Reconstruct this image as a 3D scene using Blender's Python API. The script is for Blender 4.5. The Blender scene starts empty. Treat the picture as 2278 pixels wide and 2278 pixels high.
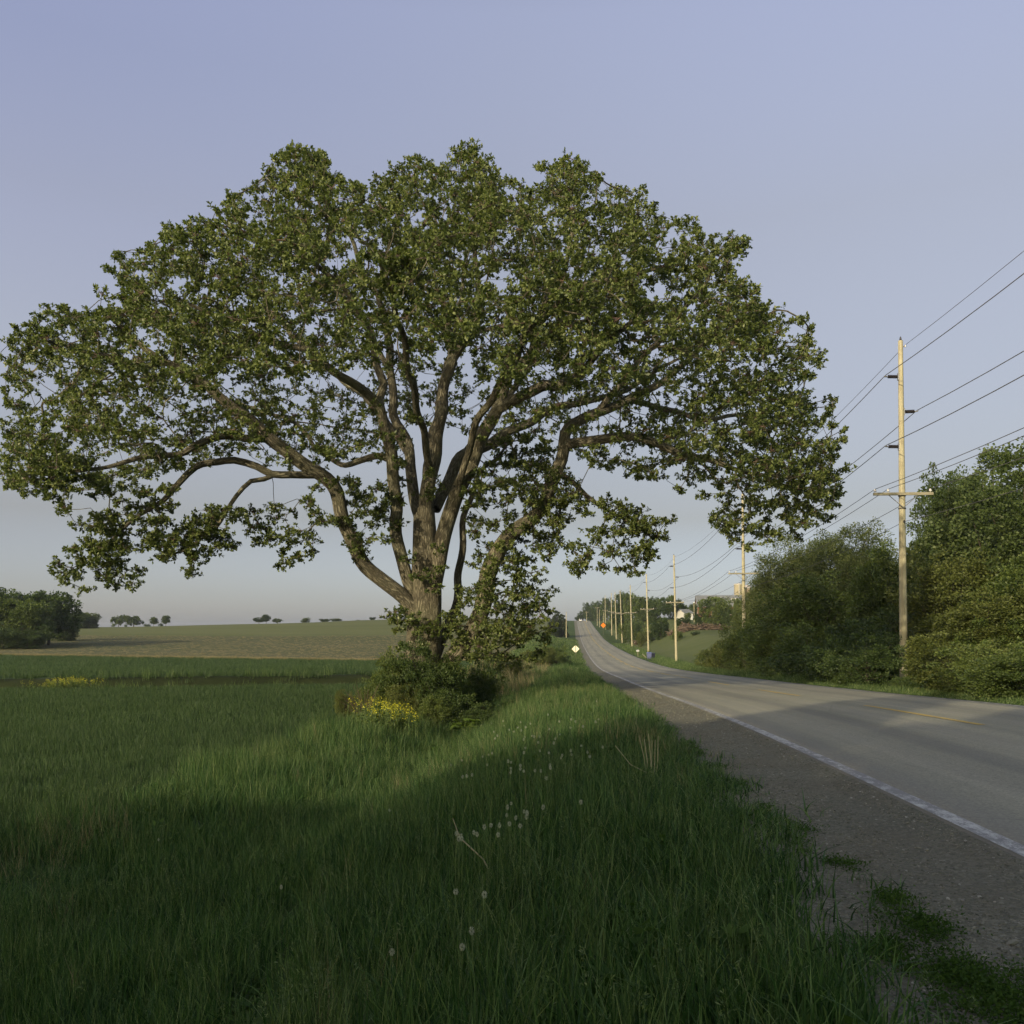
import bpy, math, random
import numpy as np
from mathutils import Vector, Matrix, kdtree
R = math.radians
rng = np.random.default_rng(11)
random.seed(5)
S = bpy.context.scene
COL = S.collection
EYE = 1.7
FPX = 2000.0            # focal length in photograph pixels (2278 wide)
PITCH = R(1.3)
SUN_AZ = R(55.0)        # direction the light travels, from +X towards +Y
SUN_EL = R(18.0)

# ------------------------------------------------------------------ camera
cam = bpy.data.cameras.new('camera')
cam.sensor_width = 36.0
cam.lens = 36.0 * FPX / 2278.0
cam.shift_y = (1400.0 - FPX * math.tan(PITCH) - 1139.0) / 2278.0
cam.clip_start = 0.1
cam.clip_end = 6000.0
camo = bpy.data.objects.new('camera', cam)
camo.location = (0, 0, EYE)
camo.rotation_euler = (R(90) + PITCH, 0, 0)
COL.objects.link(camo)
S.camera = camo

# ------------------------------------------------------------------ world and sun
W = bpy.data.worlds.new('World'); S.world = W; W.use_nodes = True
nt = W.node_tree; nt.nodes.clear()
sky = nt.nodes.new('ShaderNodeTexSky'); sky.sky_type = 'NISHITA'; sky.sun_disc = False
sky.sun_elevation = SUN_EL; sky.sun_rotation = R(270) - SUN_AZ
sky.air_density = 1.0; sky.dust_density = 1.5; sky.ozone_density = 1.5; sky.altitude = 200
tc = nt.nodes.new('ShaderNodeTexCoord'); sp = nt.nodes.new('ShaderNodeSeparateXYZ')
nt.links.new(tc.outputs['Generated'], sp.inputs[0])
rp = nt.nodes.new('ShaderNodeValToRGB')
nt.links.new(sp.outputs['Z'], rp.inputs[0])
SKYTINT = [(0.0, (0.43, 0.45, 0.62)), (0.035, (0.37, 0.366, 0.475)), (0.12, (0.388, 0.297, 0.274)), (0.41, (0.97, 0.65, 0.51)), (0.57, (1.37, 0.93, 0.78)), (1.0, (1.5, 1.0, 0.85))]
while len(rp.color_ramp.elements) < len(SKYTINT): rp.color_ramp.elements.new(0.5)
for e, (p, c) in zip(rp.color_ramp.elements, SKYTINT):
    e.position = p; e.color = (*[v / 1.5 * 0.945 for v in c], 1)
mx = nt.nodes.new('ShaderNodeMixRGB'); mx.blend_type = 'MULTIPLY'; mx.inputs[0].default_value = 1
nt.links.new(sky.outputs[0], mx.inputs[1]); nt.links.new(rp.outputs[0], mx.inputs[2])
bg = nt.nodes.new('ShaderNodeBackground'); bg.inputs[1].default_value = 0.15
wo = nt.nodes.new('ShaderNodeOutputWorld')
vm = nt.nodes.new('ShaderNodeVectorMath'); vm.operation = 'SCALE'; vm.inputs['Scale'].default_value = 1.5
def wm(op, a, b, clamp=False):
    q = nt.nodes.new('ShaderNodeMath'); q.operation = op; q.use_clamp = clamp
    for i, v in enumerate((a, b)):
        if isinstance(v, (int, float)): q.inputs[i].default_value = v
        else: nt.links.new(v, q.inputs[i])
    return q.outputs[0]
# the low sky is a little brighter towards the left, and less pink on the sun's side
rl = nt.nodes.new('ShaderNodeValToRGB'); nt.links.new(sp.outputs['Z'], rl.inputs[0])
LEFTTINT = [(0.0, (.10, .08, .06)), (0.05, (.10, .08, .07)), (0.12, (.20, .19, .20)), (0.28, (.33, .33, .34)), (0.38, (.23, .24, .33)), (0.52, (.0, .03, .14)), (0.7, (0, 0, .1))]
while len(rl.color_ramp.elements) < len(LEFTTINT): rl.color_ramp.elements.new(0.5)
for e, (p, c) in zip(rl.color_ramp.elements, LEFTTINT): e.position = p; e.color = (*c, 1)
vl = nt.nodes.new('ShaderNodeVectorMath'); vl.operation = 'SCALE'; nt.links.new(rl.outputs[0], vl.inputs[0])
nt.links.new(wm('MINIMUM', wm('MAXIMUM', wm('MULTIPLY', sp.outputs['X'], -2.2), 0.0), 1.15), vl.inputs['Scale'])
va = nt.nodes.new('ShaderNodeVectorMath'); va.operation = 'ADD'; nt.links.new(vl.outputs[0], va.inputs[0]); va.inputs[1].default_value = (1, 1, 1)
vm0 = nt.nodes.new('ShaderNodeVectorMath'); vm0.operation = 'MULTIPLY'
nt.links.new(mx.outputs[0], vm0.inputs[0]); nt.links.new(va.outputs[0], vm0.inputs[1])
back = wm('ADD', wm('MULTIPLY', sp.outputs['Y'], -1.4), 0.15, True)
mb_ = nt.nodes.new('ShaderNodeMixRGB'); mb_.blend_type = 'MULTIPLY'; nt.links.new(back, mb_.inputs[0])
nt.links.new(vm0.outputs[0], mb_.inputs[1]); mb_.inputs[2].default_value = (1.06, 1.30, 1.10, 1)
nt.links.new(mb_.outputs[0], vm.inputs[0]); nt.links.new(vm.outputs[0], bg.inputs[0]); nt.links.new(bg.outputs[0], wo.inputs[0])
sun = bpy.data.lights.new('sun', 'SUN'); sun.energy = 2.2; sun.angle = R(0.9); sun.color = (1.0, 0.85, 0.60)
suno = bpy.data.objects.new('sun', sun); COL.objects.link(suno)
SUND = Vector((math.cos(SUN_AZ) * math.cos(SUN_EL), math.sin(SUN_AZ) * math.cos(SUN_EL), -math.sin(SUN_EL)))
suno.rotation_euler = SUND.to_track_quat('-Z', 'Y').to_euler()
suno.location = (-40, -40, 60)
vs = S.view_settings
vs.view_transform = 'Standard'; vs.look = 'None'; vs.gamma = 1; vs.use_curve_mapping = False
vs.exposure = 1.0
S.cycles.max_bounces = 6; S.cycles.diffuse_bounces = 3; S.cycles.transmission_bounces = 4; S.cycles.transparent_max_bounces = 6
S.cycles.use_adaptive_sampling = True; S.cycles.adaptive_threshold = 0.02
S.cycles.use_denoising = True

# ------------------------------------------------------------------ helpers
def unproj(px, py, Y):
    """photograph pixel + distance ahead -> world point"""
    c, s = math.cos(PITCH), math.sin(PITCH)
    cy = 1400.0 - FPX * math.tan(PITCH)
    xc = (px - 1139.0) / FPX; yc = (cy - py) / FPX
    t = Y / (c - yc * s)
    return np.array([xc * t, Y, EYE + t * (s + yc * c)])
def D(v): return v * 2278.0 / 1932.0
def sstep(a, b, x):
    t = np.clip((np.asarray(x, float) - a) / (b - a), 0, 1); return t * t * (3 - 2 * t)
def herm(xs, ys):
    xs = np.array(xs, float); ys = np.array(ys, float)
    h = np.diff(xs); d = np.diff(ys) / h
    m = np.zeros_like(ys); m[0] = d[0]; m[-1] = d[-1]
    for i in range(1, len(xs) - 1):
        m[i] = 0 if d[i-1] * d[i] <= 0 else (h[i-1] + h[i]) / (h[i-1] / d[i] + h[i] / d[i-1])
    def f(x):
        x = np.clip(np.asarray(x, float), xs[0], xs[-1])
        i = np.clip(np.searchsorted(xs, x) - 1, 0, len(xs) - 2)
        t = (x - xs[i]) / h[i]
        return ((2*t**3 - 3*t**2 + 1) * ys[i] + (t**3 - 2*t**2 + t) * h[i] * m[i] + (-2*t**3 + 3*t**2) * ys[i+1] + (t**3 - t**2) * h[i] * m[i+1])
    return f
ROADZ = herm([-80, 0, 6, 12.6, 21.4, 30.6, 41, 53, 72, 98, 113, 156, 215, 304, 367, 465, 527, 580, 640, 800, 1500, 3500],
             [-1.2, -1.36, -1.44, -1.55, -1.80, -2.14, -2.5, -2.88, -3.5, -4.2, -4.45, -4.7, -4.5, -3.4, -1.5, 1.9, 4.2, 5.6, 5.2, 0, -15, -60])
LEFTZ = herm([-80, 0, 20, 33, 47, 96, 140, 205, 300, 450, 560, 800, 1500, 3500],
             [-2.8, -2.9, -3.0, -3.05, -3.2, -3.5, -3.0, -1.6, 0.3, 2.4, 2.9, 0, -15, -60])
RIGHTZ = herm([-80, 60, 110, 140, 190, 230, 300, 400, 560, 700, 1000, 1500, 3500],
              [-2.6, -3.3, -4.3, -4.2, -1.6, 0.0, 3.4, 5.0, 6.4, 4.0, -5, -15, -60])
def trench(x): return 55.0 + 0.27 * np.clip(np.asarray(x, float) + 4, -60, 2)
def bound1(x): return 98.0 - 0.33 * np.clip(np.asarray(x, float) + 13.7, -60, 0)
def lat(x, Y): return x - 6.9 - 0.067 * Y
def bump2(x, y):
    return (np.sin(x*0.9 + 1.3*np.sin(y*0.37)) * np.sin(y*0.8 + 1.1*np.sin(x*0.41)) * 0.5 + np.sin(x*2.3 + y*1.1) * np.sin(y*1.9 - x*0.7) * 0.25)
def H(x, Y):
    x = np.asarray(x, float); Y = np.asarray(Y, float)
    t = lat(x, Y); zr = ROADZ(Y)
    crown = -0.02 * np.minimum(np.abs(t), 4.1) / 4.1 * 2
    # left
    u = -3.95 - t
    wl = 6.5 + 50 * sstep(180, 330, Y)
    bl = sstep(1.1, 1.1 + 1.0, (u + 1.0 * 0) / wl * 2 + 0.0) * 0 + sstep(0, 1, (u - 1.25) / wl)
    fl = LEFTZ(Y) + np.clip((x + 130) * 0.017, -3, 4) * sstep(150, 450, Y) + 1.5 * sstep(-105, -58, x) * sstep(150, 420, Y)
    fl = fl + 0.03 * bump2(x * 0.6, Y * 0.6) + 0.25 * np.sin(x * 0.05 + 1) * sstep(90, 200, Y)
    dt = np.abs(Y - trench(x))
    fl = fl - 0.95 * np.exp(-(dt / 1.7) ** 4) * sstep(-7.0, -11.0, t + 4)
    rel = Y - trench(x); fl = fl + 0.45 * sstep(0.2, 2.4, rel) * (1 - sstep(8, 40, rel)) * sstep(-6.0, -9.0, t + 4)
    zl = (1 - bl) * (zr - 0.075 - 0.04 * sstep(0.0, 0.6, u) + 0.04 * 1) + bl * fl
    zl = zl - 0.38 * np.exp(-((u - 6.2) / 1.5) ** 2) * 1.5 * sstep(8, 24, Y) * (1 - sstep(90, 200, Y))
    zl = zl + 0.035 * bump2(x * 1.3, Y * 1.3) * sstep(1.4, 3.0, u)
    # right
    v = t - 3.95
    fr = RIGHTZ(Y) + 0.25 * np.sin(x * 0.04)
    br = sstep(5.0, 20.0, v)
    zrr = (1 - br) * (zr - 0.06 - 0.35 * sstep(0.6, 4.0, v)) + br * fr + 0.03 * bump2(x * 1.1, Y) * sstep(0.6, 2, v)
    return EYE + np.where(t < -4.025, zl, np.where(t > 4.05, zrr, zr - 0.06 + crown))
def h1(x, Y): return float(H(x, Y))
def ground_hit(px, py, y0=8.0, y1=620.0):
    last = None
    for Y in np.geomspace(y0, y1, 900):
        p = unproj(px, py, Y)
        if p[2] <= h1(p[0], Y): return p[0], float(Y)
        last = (p[0], float(Y))
    return last

def tagp(o, label=None, cat=None, group=None, kind=None):
    if label: o['label'] = label
    if cat: o['category'] = cat
    if group: o['group'] = group
    if kind: o['kind'] = kind
    return o
def empty(name, loc, rz=0.0, **k):
    o = bpy.data.objects.new(name, None); COL.objects.link(o)
    o.location = loc; o.rotation_euler = (0, 0, rz); o.empty_display_size = 0.3
    return tagp(o, **k)
def link(name, me, parent=None, loc=None, **k):
    o = bpy.data.objects.new(name, me); COL.objects.link(o)
    if parent is not None: o.parent = parent
    if loc is not None: o.location = loc
    return tagp(o, **k)
KIDS = {}
def copy_tree(o, parent=None):
    c = o.copy(); COL.objects.link(c); c.parent = parent
    for ch in [q for q in o.children]: copy_tree(ch, c)
    return c
def npmesh(name, verts, faces, mat=None, smooth=False, uv=None):
    verts = np.asarray(verts, np.float32); faces = np.asarray(faces, np.int32)
    me = bpy.data.meshes.new(name)
    n, k = faces.shape
    me.vertices.add(len(verts)); me.vertices.foreach_set('co', verts.ravel())
    me.loops.add(n * k); me.loops.foreach_set('vertex_index', faces.ravel())
    me.polygons.add(n); me.polygons.foreach_set('loop_start', np.arange(0, n * k, k, dtype=np.int32))
    me.polygons.foreach_set('loop_total', np.full(n, k, np.int32))
    if smooth: me.polygons.foreach_set('use_smooth', np.ones(n, bool))
    if uv is not None:
        l = me.uv_layers.new(name='UVMap'); l.data.foreach_set('uv', np.asarray(uv, np.float32)[faces.ravel()].ravel())
    me.update(calc_edges=True)
    if mat is not None: me.materials.append(mat)
    return me
class MB:
    """collects small hand-made shapes into one mesh"""
    def __init__(s): s.v = []; s.f = []
    def add(s, v, f):
        o = len(s.v); s.v += [tuple(map(float, p)) for p in v]; s.f += [tuple(i + o for i in q) for q in f]; return s
    def box(s, c, d, M=None):
        x, y, z = [q / 2 for q in d]
        v = [Vector((a * x, b * y, e * z)) for a in (-1, 1) for b in (-1, 1) for e in (-1, 1)]
        if M is not None: v = [M @ p for p in v]
        v = [p + Vector(c) for p in v]
        return s.add(v, [(0, 1, 3, 2), (4, 6, 7, 5), (0, 4, 5, 1), (2, 3, 7, 6), (0, 2, 6, 4), (1, 5, 7, 3)])
    def bar(s, a, b, r0, r1=None, n=8):
        a = Vector(a); b = Vector(b); r1 = r0 if r1 is None else r1
        d = (b - a).normalized(); p = d.orthogonal().normalized(); q = d.cross(p)
        v = []
        for c, r in ((a, r0), (b, r1)):
            for i in range(n):
                th = 2 * math.pi * i / n; v.append(c + (p * math.cos(th) + q * math.sin(th)) * r)
        f = [(i, (i + 1) % n, n + (i + 1) % n, n + i) for i in range(n)]
        f += [tuple(range(n - 1, -1, -1)), tuple(range(n, 2 * n))]
        return s.add(v, f)
    def lathe(s, c, prof, n=16, axis=None):
        c = Vector(c); ax = Vector(axis or (0, 0, 1)).normalized(); p = ax.orthogonal().normalized(); q = ax.cross(p)
        v = []; m = len(prof)
        for r, h in prof:
            for i in range(n):
                th = 2 * math.pi * i / n; v.append(c + ax * h + (p * math.cos(th) + q * math.sin(th)) * r)
        f = [(k * n + i, k * n + (i + 1) % n, (k + 1) * n + (i + 1) % n, (k + 1) * n + i) for k in range(m - 1) for i in range(n)]
        f += [tuple(range(n - 1, -1, -1)), tuple(range((m - 1) * n, m * n))]
        return s.add(v, f)
    def mesh(s, name, mat, smooth=False):
        me = bpy.data.meshes.new(name); me.from_pydata(s.v, [], s.f)
        if smooth: me.polygons.foreach_set('use_smooth', np.ones(len(me.polygons), bool))
        me.materials.append(mat); me.update(); return me
    def obj(s, name, mat, parent=None, loc=None, smooth=False, **k):
        return link(name, s.mesh(name, mat, smooth), parent, loc, **k)

# ------------------------------------------------------------------ materials
class NT:
    def __init__(s, name):
        s.m = bpy.data.materials.new(name); s.m.use_nodes = True; s.t = s.m.node_tree; s.t.nodes.clear()
        s.out = s.n('ShaderNodeOutputMaterial')
    def n(s, typ, **k):
        q = s.t.nodes.new(typ)
        for a, b in k.items(): setattr(q, a, b)
        return q
    def l(s, a, b): s.t.links.new(a, b)
    def val(s, sock, v):
        if hasattr(v, 'is_output') or isinstance(v, bpy.types.NodeSocket): s.l(v, sock)
        else: sock.default_value = (*v, 1) if isinstance(v, tuple) and len(v) == 3 and sock.type == 'RGBA' else v
    def noise(s, scale, vec=None, detail=3, rough=0.55, dist=0.0):
        q = s.n('ShaderNodeTexNoise'); q.inputs['Scale'].default_value = scale; q.inputs['Detail'].default_value = detail
        q.inputs['Roughness'].default_value = rough; q.inputs['Distortion'].default_value = dist
        if vec is not None: s.l(vec, q.inputs['Vector'])
        return q.outputs['Fac']
    def ramp(s, fac, stops):
        q = s.n('ShaderNodeValToRGB')
        while len(q.color_ramp.elements) < len(stops): q.color_ramp.elements.new(0.5)
        for e, (p, c) in zip(q.color_ramp.elements, stops):
            e.position = p; e.color = (*c, 1) if isinstance(c, tuple) else (c, c, c, 1)
        s.l(fac, q.inputs[0]); return q.outputs[0]
    def mix(s, fac, a, b, mode='MIX'):
        q = s.n('ShaderNodeMixRGB', blend_type=mode)
        s.val(q.inputs[0], fac); s.val(q.inputs[1], a); s.val(q.inputs[2], b); return q.outputs[0]
    def math(s, op, a, b=0.5):
        q = s.n('ShaderNodeMath', operation=op); s.val(q.inputs[0], a); s.val(q.inputs[1], b); return q.outputs[0]
    def scaled(s, vec, sc):
        q = s.n('ShaderNodeMapping'); q.inputs['Scale'].default_value = sc; s.l(vec, q.inputs['Vector']); return q.outputs[0]
    def pos(s): return s.n('ShaderNodeNewGeometry').outputs['Position']
    def obj(s): return s.n('ShaderNodeTexCoord').outputs['Object']
    def bump(s, h, strength=0.3, dist=0.02):
        q = s.n('ShaderNodeBump'); q.inputs['Strength'].default_value = strength; q.inputs['Distance'].default_value = dist
        s.l(h, q.inputs['Height']); return q.outputs[0]
    def pbr(s, col, rough=0.8, spec=0.3, normal=None, metal=0.0):
        q = s.n('ShaderNodeBsdfPrincipled'); s.val(q.inputs['Base Color'], col); s.val(q.inputs['Roughness'], rough)
        q.inputs['Specular IOR Level'].default_value = spec; q.inputs['Metallic'].default_value = metal
        if normal is not None: s.l(normal, q.inputs['Normal'])
        return q.outputs[0]
    def done(s, sh): s.l(sh, s.out.inputs[0]); return s.m

def mat_plain(name, col, rough=0.6, spec=0.4, var=0.15, metal=0.0):
    m = NT(name); n = m.noise(6, m.obj(), 4)
    c = m.mix(n, tuple(v * (1 - var) for v in col), tuple(min(1, v * (1 + var)) for v in col))
    return m.done(m.pbr(c, rough, spec, metal=metal))
def mat_leaf(name, dark, mid, light, transl=0.3, clump=0.5, rough=0.5, spec=0.25, isl_w=0.45):
    m = NT(name)
    g = m.n('ShaderNodeNewGeometry'); isl = g.outputs['Random Per Island']; p = g.outputs['Position']
    oi = m.n('ShaderNodeObjectInfo').outputs['Random']
    n1 = m.noise(clump, p, 2)
    f = m.math('ADD', m.math('MULTIPLY', isl, isl_w), m.math('MULTIPLY', n1, 1.2 - isl_w))
    f = m.math('SUBTRACT', f, 0.10)
    f = m.math('ADD', f, m.math('MULTIPLY', m.math('SUBTRACT', oi, 0.5), 0.22))
    c = m.ramp(f, [(0.12, dark), (0.5, mid), (0.88, light)])
    a = m.pbr(c, rough, spec)
    tr = m.n('ShaderNodeBsdfTranslucent'); m.l(m.mix(1.0, c, (1.5, 1.6, 0.7), 'MULTIPLY'), tr.inputs[0])
    mxs = m.n('ShaderNodeMixShader'); mxs.inputs[0].default_value = transl
    m.l(a, mxs.inputs[1]); m.l(tr.outputs[0], mxs.inputs[2])
    return m.done(mxs.outputs[0])
def mat_bark(name, dark, light, su=9.0, sv=1.6, strength=1.0, dist=0.05):
    m = NT(name); uv = m.n('ShaderNodeTexCoord').outputs['UV']
    v = m.scaled(uv, (su, sv, 1))
    n1 = m.noise(1.0, v, 5, 0.6, 0.6)
    r1 = m.math('ABSOLUTE', m.math('SUBTRACT', n1, 0.5))
    ridge = m.ramp(r1, [(0.0, 0.0), (0.10, 0.75), (0.3, 1.0)])
    fine = m.noise(6.0, v, 4)
    big = m.noise(0.7, m.pos(), 3)
    c = m.mix(ridge, dark, light)
    c = m.mix(m.math('MULTIPLY', fine, 0.45), c, tuple(q * 0.45 for q in light))
    c = m.mix(m.math('MULTIPLY', m.ramp(big, [(0.45, 0.0), (0.7, 1.0)]), 0.35), c, (light[0]*0.85, light[1]*0.95, light[2]*0.8))
    h = m.math('ADD', ridge, m.math('MULTIPLY', fine, 0.35))
    return m.done(m.pbr(c, 0.9, 0.15, m.bump(h, strength, dist)))
M = {}
M['oakleaf'] = mat_leaf('oak_leaf', (0.030, 0.050, 0.013), (0.088, 0.118, 0.031), (0.200, 0.230, 0.080), 0.28, 0.9, 0.45, 0.3)
M['bark'] = mat_bark('oak_bark', (0.065, 0.057, 0.039), (0.31, 0.283, 0.198), 15.0, 2.6)
M['barkfar'] = mat_bark('grey_bark', (0.04, 0.033, 0.026), (0.14, 0.12, 0.09), strength=0.5)
M['leafdark'] = mat_leaf('dark_leaf', (0.024, 0.044, 0.013), (0.052, 0.082, 0.024), (0.10, 0.138, 0.042), 0.25, 0.5)
M['leafmid'] = mat_leaf('mid_leaf', (0.040, 0.062, 0.015), (0.082, 0.118, 0.030), (0.15, 0.185, 0.052), 0.25, 0.45)
M['leafbright'] = mat_leaf('cottonwood_leaf', (0.046, 0.070, 0.022), (0.084, 0.118, 0.038), (0.14, 0.175, 0.066), 0.3, 0.5)
M['willow'] = mat_leaf('willow_leaf', (0.055, 0.076, 0.026), (0.105, 0.132, 0.046), (0.165, 0.19, 0.072), 0.3, 0.4)
M['olive'] = mat_leaf('olive_leaf', (0.050, 0.064, 0.016), (0.094, 0.114, 0.030), (0.15, 0.170, 0.050), 0.25, 0.5)
M['cedar'] = mat_leaf('cedar_foliage', (0.020, 0.034, 0.012), (0.034, 0.050, 0.018), (0.06, 0.075, 0.028), 0.1, 0.7)
M['brush'] = mat_leaf('dry_brush', (0.06, 0.04, 0.03), (0.13, 0.095, 0.065), (0.22, 0.17, 0.12), 0.05, 0.8)
M['grass'] = mat_leaf('grass_blade', (0.018, 0.046, 0.013), (0.050, 0.108, 0.032), (0.125, 0.195, 0.070), 0.35, 0.35, 0.5, 0.2, 0.85)
M['grasslight'] = mat_leaf('tall_grass_blade', (0.038, 0.072, 0.022), (0.082, 0.132, 0.040), (0.19, 0.24, 0.10), 0.35, 0.4, 0.5, 0.2, 0.85)
M['wheat'] = mat_leaf('crop_blade', (0.020, 0.040, 0.016), (0.044, 0.080, 0.030), (0.082, 0.126, 0.048), 0.3, 0.12, 0.5, 0.2, 0.85)
M['straw'] = mat_leaf('dry_grass_blade', (0.13, 0.11, 0.06), (0.24, 0.20, 0.11), (0.36, 0.30, 0.18), 0.25, 0.5)
M['yellow'] = mat_leaf('yellow_petal', (0.40, 0.38, 0.02), (0.52, 0.50, 0.03), (0.64, 0.61, 0.05), 0.25, 0.8)
M['weed'] = mat_leaf('broad_weed_leaf', (0.024, 0.052, 0.010), (0.045, 0.088, 0.018), (0.08, 0.135, 0.030), 0.3, 2.0, 0.7, 0.08)
M['burdock'] = mat_leaf('pale_broad_leaf', (0.07, 0.12, 0.02), (0.11, 0.17, 0.03), (0.16, 0.22, 0.05), 0.3, 2.0)
M['fluff'] = mat_leaf('seed_fluff', (0.32, 0.32, 0.29), (0.42, 0.42, 0.39), (0.5, 0.5, 0.47), 0.4, 1.0)
M['stem'] = mat_plain('green_stem', (0.10, 0.15, 0.04))
M['deadstem'] = mat_plain('dead_stalk', (0.34, 0.31, 0.18))
M['twig'] = mat_plain('bare_twig', (0.09, 0.055, 0.04))

def ground_mat(name, cols, sc=(1, 1, 1), big=0.05, fine=3.0, bumpd=0.04, bs=0.6):
    m = NT(name); p = m.pos(); v = m.scaled(p, sc)
    a = m.noise(big, v, 4, 0.6); b = m.noise(fine, v, 5, 0.65); c2 = m.noise(fine * 0.17, v, 4)
    f = m.math('ADD', m.math('MULTIPLY', a, 0.5), m.math('MULTIPLY', m.mix(0.5, b, c2), 0.5))
    c = m.ramp(f, [(0.36, cols[0]), (0.5, cols[1]), (0.64, cols[2])])
    return m.done(m.pbr(c, 0.95, 0.1, m.bump(b, bs, bumpd)))
M['verge'] = ground_mat('verge_soil', ((0.022, 0.036, 0.010), (0.036, 0.060, 0.014), (0.060, 0.085, 0.022)))
M['crop'] = ground_mat('crop_soil', ((0.030, 0.050, 0.018), (0.040, 0.070, 0.024), (0.058, 0.09, 0.03)), sc=(0.25, 1, 1), big=0.08, fine=2.0)
M['brown'] = ground_mat('ploughed_soil', ((0.070, 0.084, 0.032), (0.092, 0.098, 0.044), (0.125, 0.118, 0.062)), sc=(0.35, 1, 1), big=0.03, fine=1.5, bumpd=0.15, bs=1.0)
M['hay'] = ground_mat('hay_turf', ((0.085, 0.102, 0.034), (0.110, 0.124, 0.044), (0.135, 0.145, 0.058)), sc=(0.3, 1, 1), big=0.015, fine=0.8, bumpd=0.1)
M['pasture'] = ground_mat('pasture_turf', ((0.065, 0.085, 0.028), (0.085, 0.105, 0.036), (0.105, 0.12, 0.05)), sc=(0.5, 1, 1), big=0.03, fine=1.0, bumpd=0.1)
M['bank'] = ground_mat('bank_turf', ((0.028, 0.045, 0.012), (0.05, 0.08, 0.02), (0.085, 0.12, 0.034)), big=0.15, fine=2.0, bumpd=0.1)

# asphalt: along-road and across-road coordinates from world position
def road_coords(m):
    p = m.pos(); sp = m.n('ShaderNodeSeparateXYZ'); m.l(p, sp.inputs[0])
    t = m.math('SUBTRACT', m.math('SUBTRACT', sp.outputs[0], 6.9), m.math('MULTIPLY', sp.outputs[1], 0.067))
    cb = m.n('ShaderNodeCombineXYZ'); m.l(t, cb.inputs[0]); m.l(sp.outputs[1], cb.inputs[1])
    return p, t, cb.outputs[0]
m = NT('worn_asphalt'); p, t, rc = road_coords(m)
agg = m.n('ShaderNodeTexVoronoi'); agg.inputs['Scale'].default_value = 55; m.l(p, agg.inputs['Vector'])
fine = m.noise(90, p, 3, 0.7)
streak = m.noise(1.0, m.scaled(rc, (1.6, 0.035, 1)), 4, 0.6)
patch = m.noise(0.35, m.scaled(rc, (1, 0.35, 1)), 4, 0.6)
tr = m.math('ABSOLUTE', m.math('SUBTRACT', m.math('ABSOLUTE', t), 1.9))
track = m.ramp(m.math('ABSOLUTE', m.math('SUBTRACT', tr, 0.9)), [(0.0, 1.0), (0.55, 0.0)])
f = m.math('ADD', m.math('MULTIPLY', streak, 0.6), m.math('MULTIPLY', patch, 0.4))
c = m.ramp(f, [(0.34, (0.156, 0.157, 0.118)), (0.5, (0.224, 0.222, 0.164)), (0.66, (0.296, 0.285, 0.202))])
c = m.mix(m.math('MULTIPLY', track, 0.30), c, (0.265, 0.252, 0.205))
c = m.mix(0.35, c, m.mix(1.0, c, m.ramp(agg.outputs['Color'], [(0.0, 0.35), (1.0, 1.8)]), 'MULTIPLY'))
oil = m.ramp(m.math('ABSOLUTE', m.math('SUBTRACT', m.math('ABSOLUTE', t), 1.95)), [(0.0, 0.45), (0.45, 0.0)])
c = m.mix(oil, c, (0.12, 0.117, 0.11))
edge = m.ramp(m.math('SUBTRACT', m.math('ABSOLUTE', t), 3.2), [(0.0, 0.0), (0.35, 0.35)])
c = m.mix(edge, c, (0.14, 0.135, 0.13))
c = m.mix(m.ramp(m.math('SUBTRACT', m.math('ABSOLUTE', t), 3.0), [(0.965, 0.0), (0.985, 0.4)]), c, (0.07, 0.068, 0.060))
ck = m.n('ShaderNodeTexVoronoi', feature='DISTANCE_TO_EDGE'); ck.inputs['Scale'].default_value = 0.22
m.l(m.mix(0.06, rc, m.n('ShaderNodeTexNoise').outputs['Color'], 'ADD'), ck.inputs['Vector'])
crk = m.ramp(ck.outputs['Distance'], [(0.0, 0.15), (0.006, 0.0)])
c = m.mix(crk, c, (0.06, 0.058, 0.055))
M['asphalt'] = m.done(m.pbr(c, 0.85, 0.25, m.bump(m.math('ADD', m.math('MULTIPLY', agg.outputs['Distance'], 0.7), fine), 0.35, 0.008)))
def mat_paint(name, col, lo, hi, under=(0.11, 0.108, 0.102)):
    m = NT(name); p, t, rc = road_coords(m)
    a = m.noise(1.0, m.scaled(rc, (10, 4.0, 1)), 6, 0.8); b = m.noise(0.5, m.scaled(rc, (1, 0.5, 1)), 2)
    g = m.noise(70, p, 2)
    f = m.math('ADD', m.math('MULTIPLY', a, 0.6), m.math('ADD', m.math('MULTIPLY', b, 0.25), m.math('MULTIPLY', g, 0.15)))
    k = m.ramp(f, [(lo, 0.0), (hi, 1.0)])
    return m.done(m.pbr(m.mix(k, under, col), 0.75, 0.3, m.bump(g, 0.3, 0.006)))
M['white_line'] = mat_paint('worn_white_paint', (0.46, 0.47, 0.43), 0.475, 0.57, (0.19, 0.19, 0.18))
M['yellow_line'] = mat_paint('worn_yellow_paint', (0.46, 0.33, 0.06), 0.34, 0.54, (0.17, 0.155, 0.12))
m = NT('gravel_bed'); p = m.pos()
v1 = m.n('ShaderNodeTexVoronoi'); v1.inputs['Scale'].default_value = 38; m.l(p, v1.inputs['Vector'])
v2 = m.n('ShaderNodeTexVoronoi'); v2.inputs['Scale'].default_value = 90; m.l(p, v2.inputs['Vector'])
big = m.noise(1.2, p, 4, 0.6); tan_ = m.noise(0.45, p, 2)
c = m.ramp(v1.outputs['Color'], [(0.0, (0.090, 0.094, 0.062)), (0.55, (0.180, 0.180, 0.124)), (1.0, (0.31, 0.30, 0.22))])
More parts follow.
